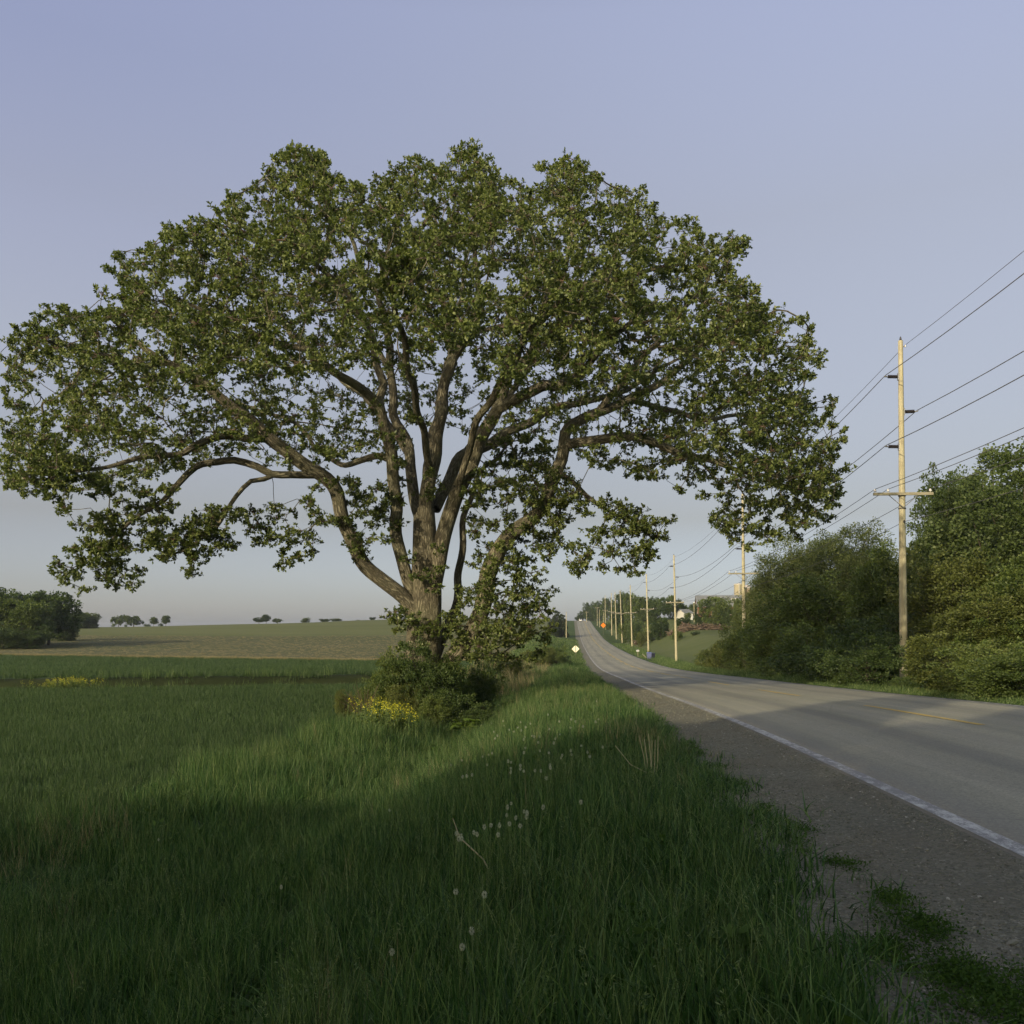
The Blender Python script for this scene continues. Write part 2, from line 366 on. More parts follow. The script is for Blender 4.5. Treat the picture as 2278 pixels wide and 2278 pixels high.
c = m.mix(0.4, c, m.ramp(v2.outputs['Color'], [(0.0, (0.06, 0.06, 0.045)), (1.0, (0.24, 0.235, 0.18))]))
c = m.mix(m.ramp(big, [(0.4, 0.0), (0.65, 0.5)]), c, (0.15, 0.132, 0.09))
c = m.mix(m.ramp(tan_, [(0.5, 0.0), (0.7, 0.35)]), c, (0.10, 0.10, 0.075))
M['gravel'] = m.done(m.pbr(c, 0.9, 0.2, m.bump(m.math('ADD', v1.outputs['Distance'], m.math('MULTIPLY', v2.outputs['Distance'], 0.5)), 0.9, 0.03)))
m = NT('pebble'); oi = m.n('ShaderNodeObjectInfo').outputs['Random']
M['pebble'] = m.done(m.pbr(m.ramp(oi, [(0.0, (0.085, 0.086, 0.060)), (0.5, (0.170, 0.168, 0.122)), (0.9, (0.21, 0.205, 0.16)), (1.0, (0.34, 0.33, 0.27))]), 0.85, 0.25))

# ------------------------------------------------------------------ ground sheets
TL = np.unique(np.round(np.concatenate([-11.6 - np.geomspace(0.001, 1400, 90), [-11.6]]), 3))
def sheet(name, tcols, yfuncs, nrows, mat, off=0.0, kind='structure', absz=None):
    """rows run between consecutive Y(x) curves; columns follow the road's lateral offset t"""
    T = np.array(tcols, float)
    V = []; rows = 0
    for k in range(len(yfuncs) - 1):
        n = nrows[k]
        for i in range(n + (1 if k == len(yfuncs) - 2 else 0)):
            w = i / n
            def yv(fn, x): return fn(x) if callable(fn) else np.full_like(x, fn)
            Yt = np.full_like(T, 50.0)
            for _ in range(6):
                x = T + 6.9 + 0.067 * Yt
                a = yv(yfuncs[k], x); b = yv(yfuncs[k + 1], x)
                Yt = a + (b - a) * (w if not (k == len(yfuncs) - 2 and nrows[k] < 0) else w)
            x = T + 6.9 + 0.067 * Yt
            z = (H(x, Yt) if absz is None else absz(x, Yt)) + off
            V.append(np.stack([x, Yt, z], 1)); rows += 1
    V = np.concatenate(V); c = len(T)
    idx = np.arange(rows * c).reshape(rows, c)
    F = np.stack([idx[:-1, :-1].ravel(), idx[:-1, 1:].ravel(), idx[1:, 1:].ravel(), idx[1:, :-1].ravel()], 1)
    me = npmesh(name, V, F, mat, True, V[:, :2])
    return link(name, me, kind=kind)
T0 = lambda x: trench(x) - 2.2
T1 = lambda x: trench(x) + 2.7
sheet('crop_field', TL, [-80, 0, T0], [10, 50], M['crop'])
M['ditchshade'] = ground_mat('ditch_soil_painted_shade', ((0.010, 0.015, 0.006), (0.017, 0.024, 0.009), (0.030, 0.038, 0.015)), fine=2.0)  # dark soil, with the ditch's shade put into its colour
sheet('drainage_ditch', TL, [T0, T1], [24], M['ditchshade'])
sheet('crop_field', TL, [T1, bound1], [24], M['crop'])
sheet('ploughed_field', TL, [bound1, 205], [40], M['brown'])
sheet('hay_field', TL, [205, 600, 3400], [60, 30], M['hay'])
ROWY = [-80, 0, 60, 220, 640, 3400]; ROWN = [20, 130, 90, 90, 40]
sheet('roadside_verge', np.arange(-11.6, -5.8, 0.35).tolist() + [-5.7], ROWY, ROWN, M['bank'])
sheet('gravel_shoulder', [-5.7, -5.5, -5.3, -5.1, -4.9, -4.6, -4.3, -4.1, -4.03], ROWY, ROWN, M['gravel'])
sheet('roadside_verge', [4.05, 4.4, 4.8, 5.4, 6, 6.8, 7.6, 8.4, 9.2], ROWY, ROWN, M['bank'])
sheet('pasture', 9.2 + np.concatenate([[0], np.geomspace(0.8, 1400, 60)]), ROWY, [12, 40, 70, 70, 30], M['pasture'])
def roadz(x, Y):
    t = lat(x, Y); return EYE + ROADZ(Y) - 0.02 * np.abs(t) / 4.1 * 2
def slab(x, Y):
    t = lat(x, Y); z = roadz(x, Y); return np.where((t < -4.03) | (t > 4.08), z - 0.12, z)
sheet('road', [-4.04, -4.02, -3.6, -2.7, -1.8, -0.9, 0, 0.9, 1.8, 2.7, 3.6, 4.04, 4.1], ROWY, [24, 160, 120, 120, 40], M['asphalt'], absz=slab)
# painted markings, 4 mm above
def strip(name, ta, tb, y0, y1, mat, parent=None, n=None):
    n = n or max(2, int((y1 - y0) / 2)); Y = np.linspace(y0, y1, n + 1)
    V = []
    for tt in (ta, tb):
        x = 6.9 + 0.067 * Y + tt; V.append(np.stack([x, Y, roadz(x, Y) + 0.006], 1))
    V = np.concatenate(V); i = np.arange(n)
    F = np.stack([i, n + 1 + i, n + 2 + i, i + 1], 1)
    return link(name, npmesh(name, V, F, mat), parent, kind='structure')
wl = strip('edge_line', -3.98, -3.82, -20, 620, M['white_line'], n=500)
strip('edge_line', 3.80, 3.92, -20, 620, M['white_line'], n=500)
y = 3.0
while y < 600:
    strip('centre_line', -0.075, 0.075, y, min(y + 6.0, 600), M['yellow_line'], n=8); y += 12.2
strip('no_passing_line', 0.16, 0.27, 60, 600, M['yellow_line'], n=300)

# ------------------------------------------------------------------ foliage makers
def nrm(v): return v / np.maximum(np.linalg.norm(v, axis=-1, keepdims=True), 1e-9)
def leaf_arrays(P, Dr, size, width, cup=0.12, seed=0, face=None):
    """kite-shaped folded leaves: P base, Dr direction"""
    g = np.random.default_rng(seed + 77)
    Dr = nrm(Dr); n = nrm(g.normal(size=P.shape) * 0.8 + np.array([0, 0, 0.9])) if face is None else nrm(face + g.normal(size=P.shape) * 0.42)
    side = nrm(np.cross(Dr, n)); up = np.cross(side, Dr)
    s = size[:, None]; w = width[:, None]
    a = P; b = P + Dr * s * 0.6 + side * w + up * s * cup; c = P + Dr * s; d = P + Dr * s * 0.6 - side * w + up * s * cup
    V = np.stack([a, b, c, d], 1).reshape(-1, 3)
    return V, np.arange(len(P) * 4).reshape(-1, 4)
def rosettes(T, Tw, per, size, seed=0, spread=1.0, wr=0.3, droop=0.0, face=None):
    g = np.random.default_rng(seed)
    P = np.repeat(T, per, 0); Dw = np.repeat(Tw, per, 0)
    P = P - Dw * g.random((len(P), 1)) * size * 0.9
    d = Dw * 0.45 + g.normal(size=P.shape) * spread * 0.6 + np.array([0, 0, 0.12 - droop])
    s = size * g.uniform(0.65, 1.2, len(P))
    return leaf_arrays(P, d, s, s * wr, 0.12, seed, None if face is None else np.repeat(face, per, 0))
def tube(path, rad, sides=6, ridges=0.0, seed=0, cap=True):
    """one tube along a path; returns verts, quads, uv"""
    path = np.asarray(path, float); rad = np.asarray(rad, float); n = len(path)
    tg = np.gradient(path, axis=0); tg = nrm(tg)
    ref = np.array([0.0, 1.0, 0.0]) if abs(tg[0][1]) < 0.8 else np.array([1.0, 0, 0])
    u = nrm(np.cross(tg[0], ref)); U = [u]
    for i in range(1, n):
        u = U[-1] - tg[i] * np.dot(U[-1], tg[i]); U.append(u / max(np.linalg.norm(u), 1e-9))
    U = np.array(U); Wv = np.cross(tg, U)
    th = np.arange(sides + 1) * 2 * math.pi / sides
    ln = np.concatenate([[0], np.cumsum(np.linalg.norm(np.diff(path, axis=0), axis=1))])
    g = np.random.default_rng(seed)
    rr = np.repeat(rad[:, None], sides + 1, 1)
    if ridges > 0:
        ph = g.random(6) * 6.28
        a = (np.sin(th * 5 + ph[0])[None] * 0.4 + np.sin(th * 9 + ph[1])[None] * 0.3) * np.sin(ln * 1.1 + ph[2])[:, None] \
            + np.sin(th * 3 + ph[3])[None] * 0.5 + np.sin(th[None] * 2 + ln[:, None] * 0.9 + ph[4]) * 0.5
        rr = rr * (1 + ridges * a)
    V = path[:, None] + (U[:, None] * np.cos(th)[None, :, None] + Wv[:, None] * np.sin(th)[None, :, None]) * rr[:, :, None]
    k = sides + 1
    uv = np.stack([np.broadcast_to(th[None] * np.maximum(rad.mean(), 0.02), (n, k)), np.broadcast_to(ln[:, None], (n, k))], -1).reshape(-1, 2)
    idx = np.arange(n * k).reshape(n, k)
    F = np.stack([idx[:-1, :-1].ravel(), idx[:-1, 1:].ravel(), idx[1:, 1:].ravel(), idx[1:, :-1].ravel()], 1)
    return V.reshape(-1, 3), F, uv
def merge(parts):
    V, F, U, o = [], [], [], 0
    for v, f, u in parts:
        V.append(v); F.append(f + o); U.append(u); o += len(v)
    return np.concatenate(V), np.concatenate(F), np.concatenate(U)
def catmull(P, step):
    P = np.asarray(P, float); out = [P[0]]
    Q = np.vstack([2 * P[0] - P[1], P, 2 * P[-1] - P[-2]])
    for i in range(1, len(Q) - 2):
        n = max(1, int(round(np.linalg.norm(Q[i+1][:3] - Q[i][:3]) / step)))
        for j in range(1, n + 1):
            t = j / n
            out.append(0.5 * ((2 * Q[i]) + (-Q[i-1] + Q[i+1]) * t + (2*Q[i-1] - 5*Q[i] + 4*Q[i+1] - Q[i+2]) * t**2 + (-Q[i-1] + 3*Q[i] - 3*Q[i+1] + Q[i+2]) * t**3))
    return np.array(out)

from mathutils import noise as mnoise
# ------------------------------------------------------------------ the oak
OY = 33.0
def ow(dx, dy, off): return unproj(D(dx), D(dy), OY + off)
LIMBS = [  # name, [(x, y, depth offset, radius)], parent limb index; x and y are read off the photograph (1932 px wide)
 ('trunk', [(790,1345,0,.95),(792,1300,0,.80),(796,1250,0,.68),(800,1200,0,.60),(802,1150,0,.60),(804,1100,0,.56),(803,1050,0,.50),(801,1000,0,.44),(800,960,0,.38)]),
 ('limb', [(800,1200,0,.30),(773,1138,-.2,.30),(723,1098,-.6,.29),(683,1055,-.9,.28),(659,1015,-1.2,.27),(648,975,-1.4,.26),(632,927,-1.6,.26),(604,896,-1.8,.26),(553,860,-2.1,.25),(509,829,-2.4,.24),(474,793,-2.6,.22),(426,758,-2.9,.19),(379,718,-3.1,.16),(330,690,-3.3,.12),(250,640,-3.4,.08),(200,590,-3.4,.05)]),
 ('limb', [(790,1150,0,.26),(766,1083,-.2,.25),(754,1037,-.3,.25),(748,991,-.4,.24),(744,904,-.6,.23),(734,845,-.8,.23),(728,805,-.9,.21),(716,770,-1.2,.19),(688,742,-1.6,.17),(661,718,-2.0,.16),(617,690,-2.5,.14),(580,662,-2.9,.12),(500,640,-3.4,.10),(420,600,-4,.08),(330,560,-4.4,.05)]),
 ('limb', [(800,1000,.3,.24),(779,930,.8,.23),(775,864,1.2,.22),(763,825,1.5,.21),(744,785,1.7,.19),(738,706,1.8,.17),(732,640,1.8,.15),(720,580,1.6,.12),(690,520,1.2,.10),(660,450,1,.08),(600,380,.6,.05),(580,300,.3,.03)]),
 ('limb', [(728,805,-.9,.17),(716,754,-.8,.17),(724,726,-.7,.16),(708,675,-.6,.15),(692,611,-.6,.13),(660,560,-1.2,.10),(600,500,-2,.08),(540,440,-2.5,.05)]),
 ('limb', [(801,1010,-.1,.30),(799,983,-.1,.30),(815,884,0,.27),(827,817,.1,.26),(831,777,.1,.25),(838,730,.2,.23),(852,685,.2,.21),(848,640,.3,.17),(846,607,.4,.15),(831,568,.6,.12),(791,532,.8,.10),(760,470,.9,.08),(750,400,.8,.05)]),
 ('limb', [(852,685,.2,.16),(870,651,.1,.15),(894,600,0,.14),(902,528,-.2,.11),(895,460,-.4,.09),(900,380,-.6,.06),(895,310,-.6,.03)]),
 ('limb', [(818,1110,-.1,.32),(831,1042,-.3,.32),(846,975,-.4,.31),(870,916,-.6,.30),(902,844,-.8,.28),(929,785,-.9,.25),(949,746,-1.0,.21),(969,698,-1.1,.19),(1004,659,-1.3,.17),(1028,596,-1.6,.15),(1087,548,-2.0,.12),(1186,520,-2.8,.09),(1280,500,-3.4,.05)]),
 ('limb', [(935,775,-.9,.20),(965,758,-1.3,.20),(997,742,-1.9,.20),(1028,724,-2.5,.19),(1056,730,-3.3,.17),(1100,700,-4.5,.13),(1150,640,-6,.10),(1200,600,-7,.06)]),
 ('limb', [(820,960,.4,.26),(840,920,.9,.25),(870,864,1.4,.23),(929,833,2.0,.21),(989,801,2.6,.19),(1040,773,3.2,.17),(1087,760,3.8,.15),(1160,745,4.6,.12),(1240,700,5.4,.08),(1330,640,6,.05)]),
 ('limb', [(820,1290,.2,.40),(859,1236,.1,.36),(883,1205,0,.34),(905,1160,-.2,.33),(920,1098,-.5,.33),(932,1052,-.7,.32),(951,1021,-.8,.30),(1006,975,-1.0,.27),(1048,904,-1.1,.25),(1058,864,-1.1,.24),(1068,817,-1.1,.22),(1087,801,-1.1,.20),(1127,777,-1.0,.19),(1186,754,-.8,.17),(1250,720,-.8,.13),(1330,650,-1,.09),(1400,600,-1,.05)]),
 ('limb', [(1068,838,-1.1,.20),(1107,833,-1.3,.19),(1166,824,-1.6,.18),(1210,828,-2.0,.16),(1260,845,-2.3,.14),(1305,862,-2.6,.12),(1380,880,-2.8,.09),(1450,900,-3,.06),(1540,900,-3,.03)]),
 ('limb', [(1052,890,-1.1,.11),(1080,910,-1.5,.10),(1107,935,-1.9,.09),(1147,963,-2.3,.07),(1186,985,-2.6,.05),(1225,1010,-2.8,.03)]),
 ('limb', [(822,1240,.5,.22),(837,1197,.8,.20),(859,1147,1.0,.17),(865,1092,1.1,.16),(871,1037,1.3,.15),(880,960,1.6,.12),(910,890,2.4,.09),(960,840,3.5,.05)]),
 ('limb', [(604,896,-1.8,.15),(553,896,-2.2,.14),(513,896,-2.5,.14),(483,880,-2.7,.14),(442,866,-2.9,.13),(411,872,-3.0,.13),(367,884,-3.1,.12),(340,908,-3.2,.11),(308,943,-3.3,.09),(261,975,-3.3,.07),(221,1010,-3.3,.05),(180,1050,-3.3,.03)]),
 ('limb', [(513,898,-2.5,.09),(498,904,-2.7,.09),(474,908,-2.9,.09),(446,935,-3.0,.08),(423,967,-3.1,.07),(407,999,-3.2,.06),(379,1022,-3.3,.04),(344,1038,-3.3,.03)]),
 ('limb', [(509,829,-2.4,.14),(446,825,-3.0,.13),(415,825,-3.4,.13),(375,837,-3.8,.12),(336,856,-4.2,.11),(276,864,-4.6,.09),(220,875,-4.9,.07),(150,890,-5,.05),(79,904,-5,.03)]),
 ('limb', [(426,758,-2.9,.14),(380,722,-2.6,.14),(340,700,-2.3,.13),(308,685,-2,.13),(270,690,-1.6,.12),(237,690,-1.2,.11),(190,668,-1,.10),(154,665,-.8,.09),(99,647,-.6,.06),(40,640,-.5,.03)]),
 ('limb', [(884,652,.2,.09),(890,631,0,.09),(949,615,-.5,.09),(1008,611,-1.0,.09),(1068,613,-1.6,.08),(1120,600,-2.2,.05)]),
 ('limb', [(775,880,1.2,.15),(740,868,1.8,.15),(712,860,2.3,.15),(653,876,3.2,.12),(600,850,4.2,.10),(560,800,5,.08),(480,770,6.2,.06)]),
 ('limb', [(812,900,0,.15),(800,820,-1.5,.14),(780,740,-3.5,.13),(760,640,-5.5,.11),(740,560,-7,.08),(720,500,-8,.05)]),
 ('limb', [(860,940,-.6,.13),(900,800,-2.5,.13),(960,700,-4.5,.12),(1000,620,-6.5,.10),(1040,560,-8,.07)]),
 ('limb', [(799,980,.2,.20),(810,860,2,.18),(830,760,4,.16),(850,660,6,.13),(870,560,8,.10),(880,480,9.5,.06)]),
 ('limb', [(870,864,1.4,.15),(950,760,4,.14),(1020,660,6.5,.12),(1100,580,8.5,.09),(1160,500,10,.05)]),
 ('limb', [(775,864,1.2,.14),(700,760,3.5,.13),(600,680,6,.12),(520,600,8,.09),(450,540,9,.05)]),
 ('limb', [(1186,754,-.8,.12),(1250,770,.6,.11),(1330,790,2,.10),(1420,780,3,.07),(1500,760,3.6,.04)]),
 ('limb', [(738,706,1.8,.11),(680,600,2.6,.10),(600,520,3,.08),(500,460,3,.06),(430,420,3,.04)]),
 ('limb', [(1028,596,-1.6,.10),(1060,520,-1,.09),(1080,440,-.6,.07),(1070,360,-.4,.04),(1075,310,-.3,.02)]),
 ('limb', [(1127,777,-1,.12),(1200,690,-1.5,.11),(1280,600,-1.5,.09),(1340,520,-1.2,.06),(1380,450,-1,.03)]),
]
# crown outline and its lobes (photograph, 1932 px wide): polygon, attractor count, depth mode
A_POLY = [(0,604),(30,592),(62,602),(95,565),(130,560),(165,590),(200,570),(195,560),(230,535),(200,520),(195,478),(255,470),(290,455),(305,420),(350,415),(400,402),(395,385),(430,365),(480,345),(500,330),(492,305),(560,268),(590,262),(628,298),(620,325),(690,345),(708,330),(740,305),(785,282),(800,300),(840,292),(870,270),(905,265),(945,290),(935,320),(1000,350),(1030,348),(1008,312),(1040,300),(1076,292),(1120,320),(1160,345),(1180,340),(1232,360),(1240,395),(1270,400),(1320,400),(1322,440),(1350,435),(1388,428),(1398,470),(1400,505),(1440,530),(1442,560),(1480,562),(1490,590),(1530,592),(1545,640),(1565,660),(1562,690),(1530,720),(1548,742),(1582,750),(1585,780),(1560,790),(1597,800),(1590,860),(1575,880),(1592,905),(1590,930),(1560,960),(1500,930),(1400,930),(1320,925),(1290,930),(1180,900),(1060,860),(960,830),(900,840),(830,800),(760,880),(700,880),(600,870),(520,900),(420,880),(330,900),(250,925),(150,945),(95,945),(40,940),(0,925)]
LOBES = [
 ([(100,950),(330,915),(310,1000),(235,1045),(270,1095),(215,1110),(180,1105),(155,1130),(108,1080),(140,1000)], 62, -3.3, 1.0),
 ([(285,1040),(330,985),(420,955),(460,965),(420,1005),(400,1020),(362,1080),(330,1060)], 34, -3.2, 0.8),
 ([(440,985),(480,940),(590,945),(620,1000),(600,1050),(535,1075),(500,1030)], 30, -2.4, 1.0),
 ([(560,890),(620,860),(665,900),(720,930),(735,1010),(690,1040),(668,1070),(650,1010),(615,940)], 34, -1.6, 0.6),
 ([(700,860),(750,850),(770,960),(745,1010),(705,960)], 12, -0.6, 0.6),
 ([(870,890),(960,850),(1060,880),(1060,950),(1010,985),(1050,1030),(1045,1100),(1010,1150),(960,1220),(890,1240),(850,1190),(880,1090),(885,990)], 125, -1.0, 1.5),
 ([(900,1170),(1000,1110),(1040,1160),(1035,1220),(1000,1245),(930,1240),(880,1225)], 34, -1.2, 1.5),
 ([(900,840),(960,815),(1060,850),(1050,900),(960,905)], 30, 1.2, 1.0),
 ([(745,1150),(790,1165),(860,1150),(885,1215),(740,1225)], 14, -1.3, 0.3),
 ([(895,1180),(925,1040),(990,965),(1050,885),(1090,900),(1050,985),(985,1060),(955,1180)], 26, -2.0, 0.4),
 ([(1080,930),(1060,1000),(1040,1060),(1010,1010),(1050,940)], 20, -1.2, 0.8),
 ([(1060,925),(1120,925),(1190,970),(1246,1000),(1240,1045),(1190,1100),(1130,1060),(1100,1098),(1065,1045),(1095,985)], 46, -2.4, 0.8),
 ([(1330,930),(1590,925),(1580,960),(1535,990),(1550,1000),(1480,1010),(1440,1020),(1430,1015),(1400,1045),(1370,1012),(1345,985)], 52, -2.8, 1.0),
 ([(790,895),(830,890),(830,930),(800,930)], 3, -0.9, 0.2),
 ([(770,1050),(830,1020),(840,1120),(800,1130)], 6, -1.0, 0.2),
 ([(728,1140),(760,1135),(780,1180),(740,1180)], 5, -0.4, 0.4),
]
def inpoly(P, x, y):
    c = False; j = len(P) - 1
    for i in range(len(P)):
        if (P[i][1] > y) != (P[j][1] > y) and x < (P[j][0] - P[i][0]) * (y - P[i][1]) / (P[j][1] - P[i][1]) + P[i][0]: c = not c
        j = i
    return c
def build_oak():
    rd = random.Random(21)
    nodes, par, rmin, owner, dist = [], [], [], [], []
    roots = []
    for li, (nm, pts) in enumerate(LIMBS):
        W4 = [np.append(ow(x, y, o), r) for x, y, o, r in pts]
        C = catmull(W4, 0.3)
        if li > 0:                       # small crookedness
            for k in range(2, len(C)):
                w = min(1, k / 12) * 0.05
                C[k, :3] += w * np.array([math.sin(k * 0.9 + li), math.sin(k * 0.6 + 2 * li), math.sin(k * 0.75 + 3 * li)])
        if li == 0: p = -1; dd = 0
        else:
            A = np.array(nodes); d = np.linalg.norm(A - C[0, :3], axis=1); p = int(d.argmin()); dd = dist[p]
        for k, q in enumerate(C):
            nodes.append(q[:3].copy()); par.append(p); rmin.append(q[3]); owner.append(li)
            if k: dd += np.linalg.norm(nodes[-1] - nodes[-2])
            dist.append(dd); p = len(nodes) - 1
    nmain = len(nodes)
    # attractors in the crown volume
    att = []; SCL = []; grid = {}
    def ok(p, md):
        c = tuple(np.floor(p / md).astype(int))
        for i in (-1, 0, 1):
            for j in (-1, 0, 1):
                for k in (-1, 0, 1):
                    for q in grid.get((md, c[0]+i, c[1]+j, c[2]+k), ()):
                        if (q[0]-p[0])**2 + (q[1]-p[1])**2 + (q[2]-p[2])**2 < md*md: return False
        grid.setdefault((md, *c), []).append(p); return True
    n = 0; tries = 0
    while n < 2650 and tries < 160000:
        tries += 1
        x = rd.uniform(0, 1600); y = rd.uniform(262, 960)
        if not inpoly(A_POLY, x, y): continue
        ex = (x - 800) / 830; ey = (y - 900) / 650
        T = 12.0 * math.sqrt(max(0.04, 1 - ex * ex - ey * ey * 0.9))
        u = rd.uniform(-1, 1); u = math.copysign(abs(u) ** 0.6, u); off = u * T
        if y < 640 and off > 0 and rd.random() < 0.22: off = -off
        # undersides: few leaves in front of the limbs low in the middle
        low = max(0, 1 - abs(x - 830) / 400) * max(0, min(1, (y - 600) / 120))
        if off < 3 and rd.random() < low * (0.90 if off < 0 else 0.6): continue
        if y > 640 and off > 5 and rd.random() < 0.35: continue
        if off < -7 and y > 700: continue
        def ins(r): return all(inpoly(A_POLY, x + r * a, y + r * b) for a, b in ((1, 0), (-1, 0), (0, 1), (0, -1), (.7, .7), (-.7, .7), (.7, -.7), (-.7, -.7)))
        sc = 1.0
        if not ins(26):
            if not ins(7): continue
            sc = 0.5
        p = ow(x, y, off)
        q_ = Vector((p[0] * .62, p[1] * .62, p[2] * 1.05)); nz = mnoise.noise(q_) + .45 * mnoise.noise(q_ * 2.3)
        if nz < 0.04 and rd.random() < 0.93: continue
        if p[2] < 4.2 and abs(off) > 5: continue
        # keep a few sky holes
        hole = math.sin(x * 0.021 + 1.3 * math.sin(y * 0.017)) * math.sin(y * 0.027 + 0.9 * math.sin(x * 0.013 + off * 0.1))
        if hole > 0.66 and rd.random() < 0.7: continue
        if ok(p, 0.47 if sc == 1.0 else 0.36): att.append(p); SCL.append(sc); n += 1 if sc == 1.0 else 0
    for poly, cnt, off, th in LOBES:
        xs = [q[0] for q in poly]; ys = [q[1] for q in poly]; k = 0; tr = 0
        while k < cnt and tr < 6000:
            tr += 1
            x = rd.uniform(min(xs), max(xs)); y = rd.uniform(min(ys), max(ys))
            if not inpoly(poly, x, y): continue
            p = ow(x, y, off + rd.uniform(-th, th))
            if ok(p, 0.36): att.append(p); SCL.append(0.8); k += 1
    for li, (nm, pts) in enumerate(LIMBS):          # foliage round the end of every limb
        if li == 0: continue
        e_ = np.array([ow(x, y, o) for x, y, o, r in pts[-3:]])
        for k in range(26):
            t_ = rd.random() ** 1.5; b_ = e_[2] * (1 - t_) + e_[rd.choice((0, 1))] * t_
            p = b_ + np.array([rd.gauss(0, .42), rd.gauss(0, .42), rd.gauss(0, .26)])
            if ok(p, 0.30): att.append(p); SCL.append(0.7)
    att = np.array(att)
    # connect each attractor to the growing skeleton
    main = np.array(nodes)
    dm = np.array([np.min(np.linalg.norm(main - a, axis=1)) for a in att])
    order = np.argsort(dm)
    pos = np.zeros((90000, 3)); pos[:len(nodes)] = main; cnt = len(nodes)
    dst = np.zeros(90000); dst[:cnt] = dist
    rm = np.array(rmin); ok_start = np.ones(90000, bool)
    tips = []
    for ai in order:
        a = att[ai]
        d = np.linalg.norm(pos[:cnt] - a, axis=1)
        j = int(np.argmin(d + 0.10 * dst[:cnt] + np.where(ok_start[:cnt], 0, 5)))
        L = d[j]; s = pos[j].copy()
        k = max(2, int(L / 0.28))
        pj = par[j]; pd = (pos[j] - pos[pj]) if pj >= 0 else np.array([0, 0, 1.0]); pd = pd / max(np.linalg.norm(pd), 1e-6)
        c1 = s + pd * min(L, 1.3) * 0.35 + np.array([0, 0, 0.05 * L]); amp = 0.05 * L
        jit = np.array([rd.uniform(-1, 1) for _ in range(6)])
        p = j
        for q in range(1, k + 1):
            t = q / k
            P = (1-t)**2 * s + 2*t*(1-t) * c1 + t*t * a
            P = P + amp * math.sin(math.pi * t) * 0 + amp * np.array([jit[0]*math.sin(6.3*t), jit[1]*math.sin(6.3*t), jit[2]*math.sin(9.4*t)])
            pos[cnt] = P; par.append(p); owner.append(owner[j]); dst[cnt] = dst[p] + np.linalg.norm(P - pos[p]); p = cnt; cnt += 1
        tips.append((p, nrm(a - pos[par[p]]), SCL[ai]))
    pos = pos[:cnt]; par_a = np.array(par)
    # pipe model radii
    area = np.zeros(cnt); E = 2.15
    nch = np.bincount(par_a[par_a >= 0], minlength=cnt)
    order2 = np.argsort(-dst[:cnt])
    for i in order2:
        if nch[i] == 0: area[i] = 0.0105 ** E
        if par_a[i] >= 0: area[par_a[i]] += area[i] if nch[i] else 0.0105 ** E
    rad = area ** (1 / E)
    rad[:nmain] = np.maximum(np.minimum(rad[:nmain], np.array(rmin) * 1.25), np.array(rmin) * 0.92)
    rad[0:nmain] = np.where(np.array(owner[:nmain]) == 0, np.array(rmin), rad[:nmain])
    # chains
    kids = [[] for _ in range(cnt)]
    for i in range(cnt):
        if par_a[i] >= 0: kids[par_a[i]].append(i)
    by_owner = {}
    stack = [(0, -1)]
    # main limbs are their own chains first
    starts = []
    seen = np.zeros(cnt, bool)
    a0 = 0
    for li in range(len(LIMBS)):
        idx = [i for i in range(nmain) if owner[i] == li]
        V = [pos[i] for i in idx]; r = [rad[i] for i in idx]
        if li > 0 and par_a[idx[0]] >= 0:
            pass
        r = np.array(r); 
        if len(r) > 5: r = np.convolve(np.pad(r, 2, 'edge'), np.ones(5) / 5, 'valid')
        if li == 0: r[:4] = [1.15, 1.0, 0.88, 0.78]
        by_owner.setdefault(li, []).append(tube(V, r, 28 if li == 0 else 16, 0.06 if li == 0 else 0.045, li))
        for i in idx: seen[i] = True
    for i in range(nmain, cnt):
        if seen[i] or (par_a[i] >= 0 and not seen[par_a[i]]): continue
        st = [(par_a[i], i)]
        while st:
            pa, c = st.pop()
            path = [pos[pa], pos[c]]; rr = [min(rad[pa], rad[c] * 1.2), rad[c]]; seen[c] = True
            while kids[c]:
                ks = sorted(kids[c], key=lambda q: -rad[q])
                for o_ in ks[1:]: st.append((c, o_))
                c = ks[0]; seen[c] = True; path.append(pos[c]); rr.append(rad[c])
            mr = max(rr)
            by_owner.setdefault(owner[i], []).append(tube(path, rr, 8 if mr > 0.06 else (5 if mr > 0.025 else 4), 0))
    return pos, by_owner, tips
pos_, wood, tips = build_oak()
# extra twigs + leaves round every tip
g = np.random.default_rng(5)
TP = np.array([pos_[q[0]] for q in tips]); TD = np.array([q[1] for q in tips]); TS = np.array([q[2] for q in tips])
per = 11
B = np.repeat(TP, per, 0); DD = np.repeat(TD, per, 0)
offs = g.normal(size=B.shape); offs = nrm(offs) * (g.random((len(B), 1)) ** 0.45) * np.array([0.43, 0.43, 0.29]) * g.uniform(0.7, 1.35, (len(B), 1))
offs = offs * np.repeat(TS, per)[:, None]; kp = (np.repeat(TS, per) > 0.6) | (np.tile(np.arange(per), len(TS)) < 6)
B, DD, offs = B[kp], DD[kp], offs[kp]
tw = B + offs + DD * 0.10
twd = nrm(offs + DD * 0.3 + np.array([0, 0, 0.25]))
keep = np.ones(len(tw), bool)
V, F = rosettes(tw, twd, 12, 0.125, 3, 1.0, 0.27, 0.05, nrm(offs) * 0.7 + np.array([0, 0, 0.65]))
oak_root_xy = ow(790, 1330, 0)
oak = empty('oak_tree', (0, 0, 0), label='huge spreading oak with many bare limbs fanning out of one thick trunk beside the road', cat='tree')
for li, parts in wood.items():
    v, f, u = merge(parts)
    link('trunk' if li == 0 else 'limb', npmesh('trunk' if li == 0 else 'limb', v, f, M['bark'], True, u), oak)
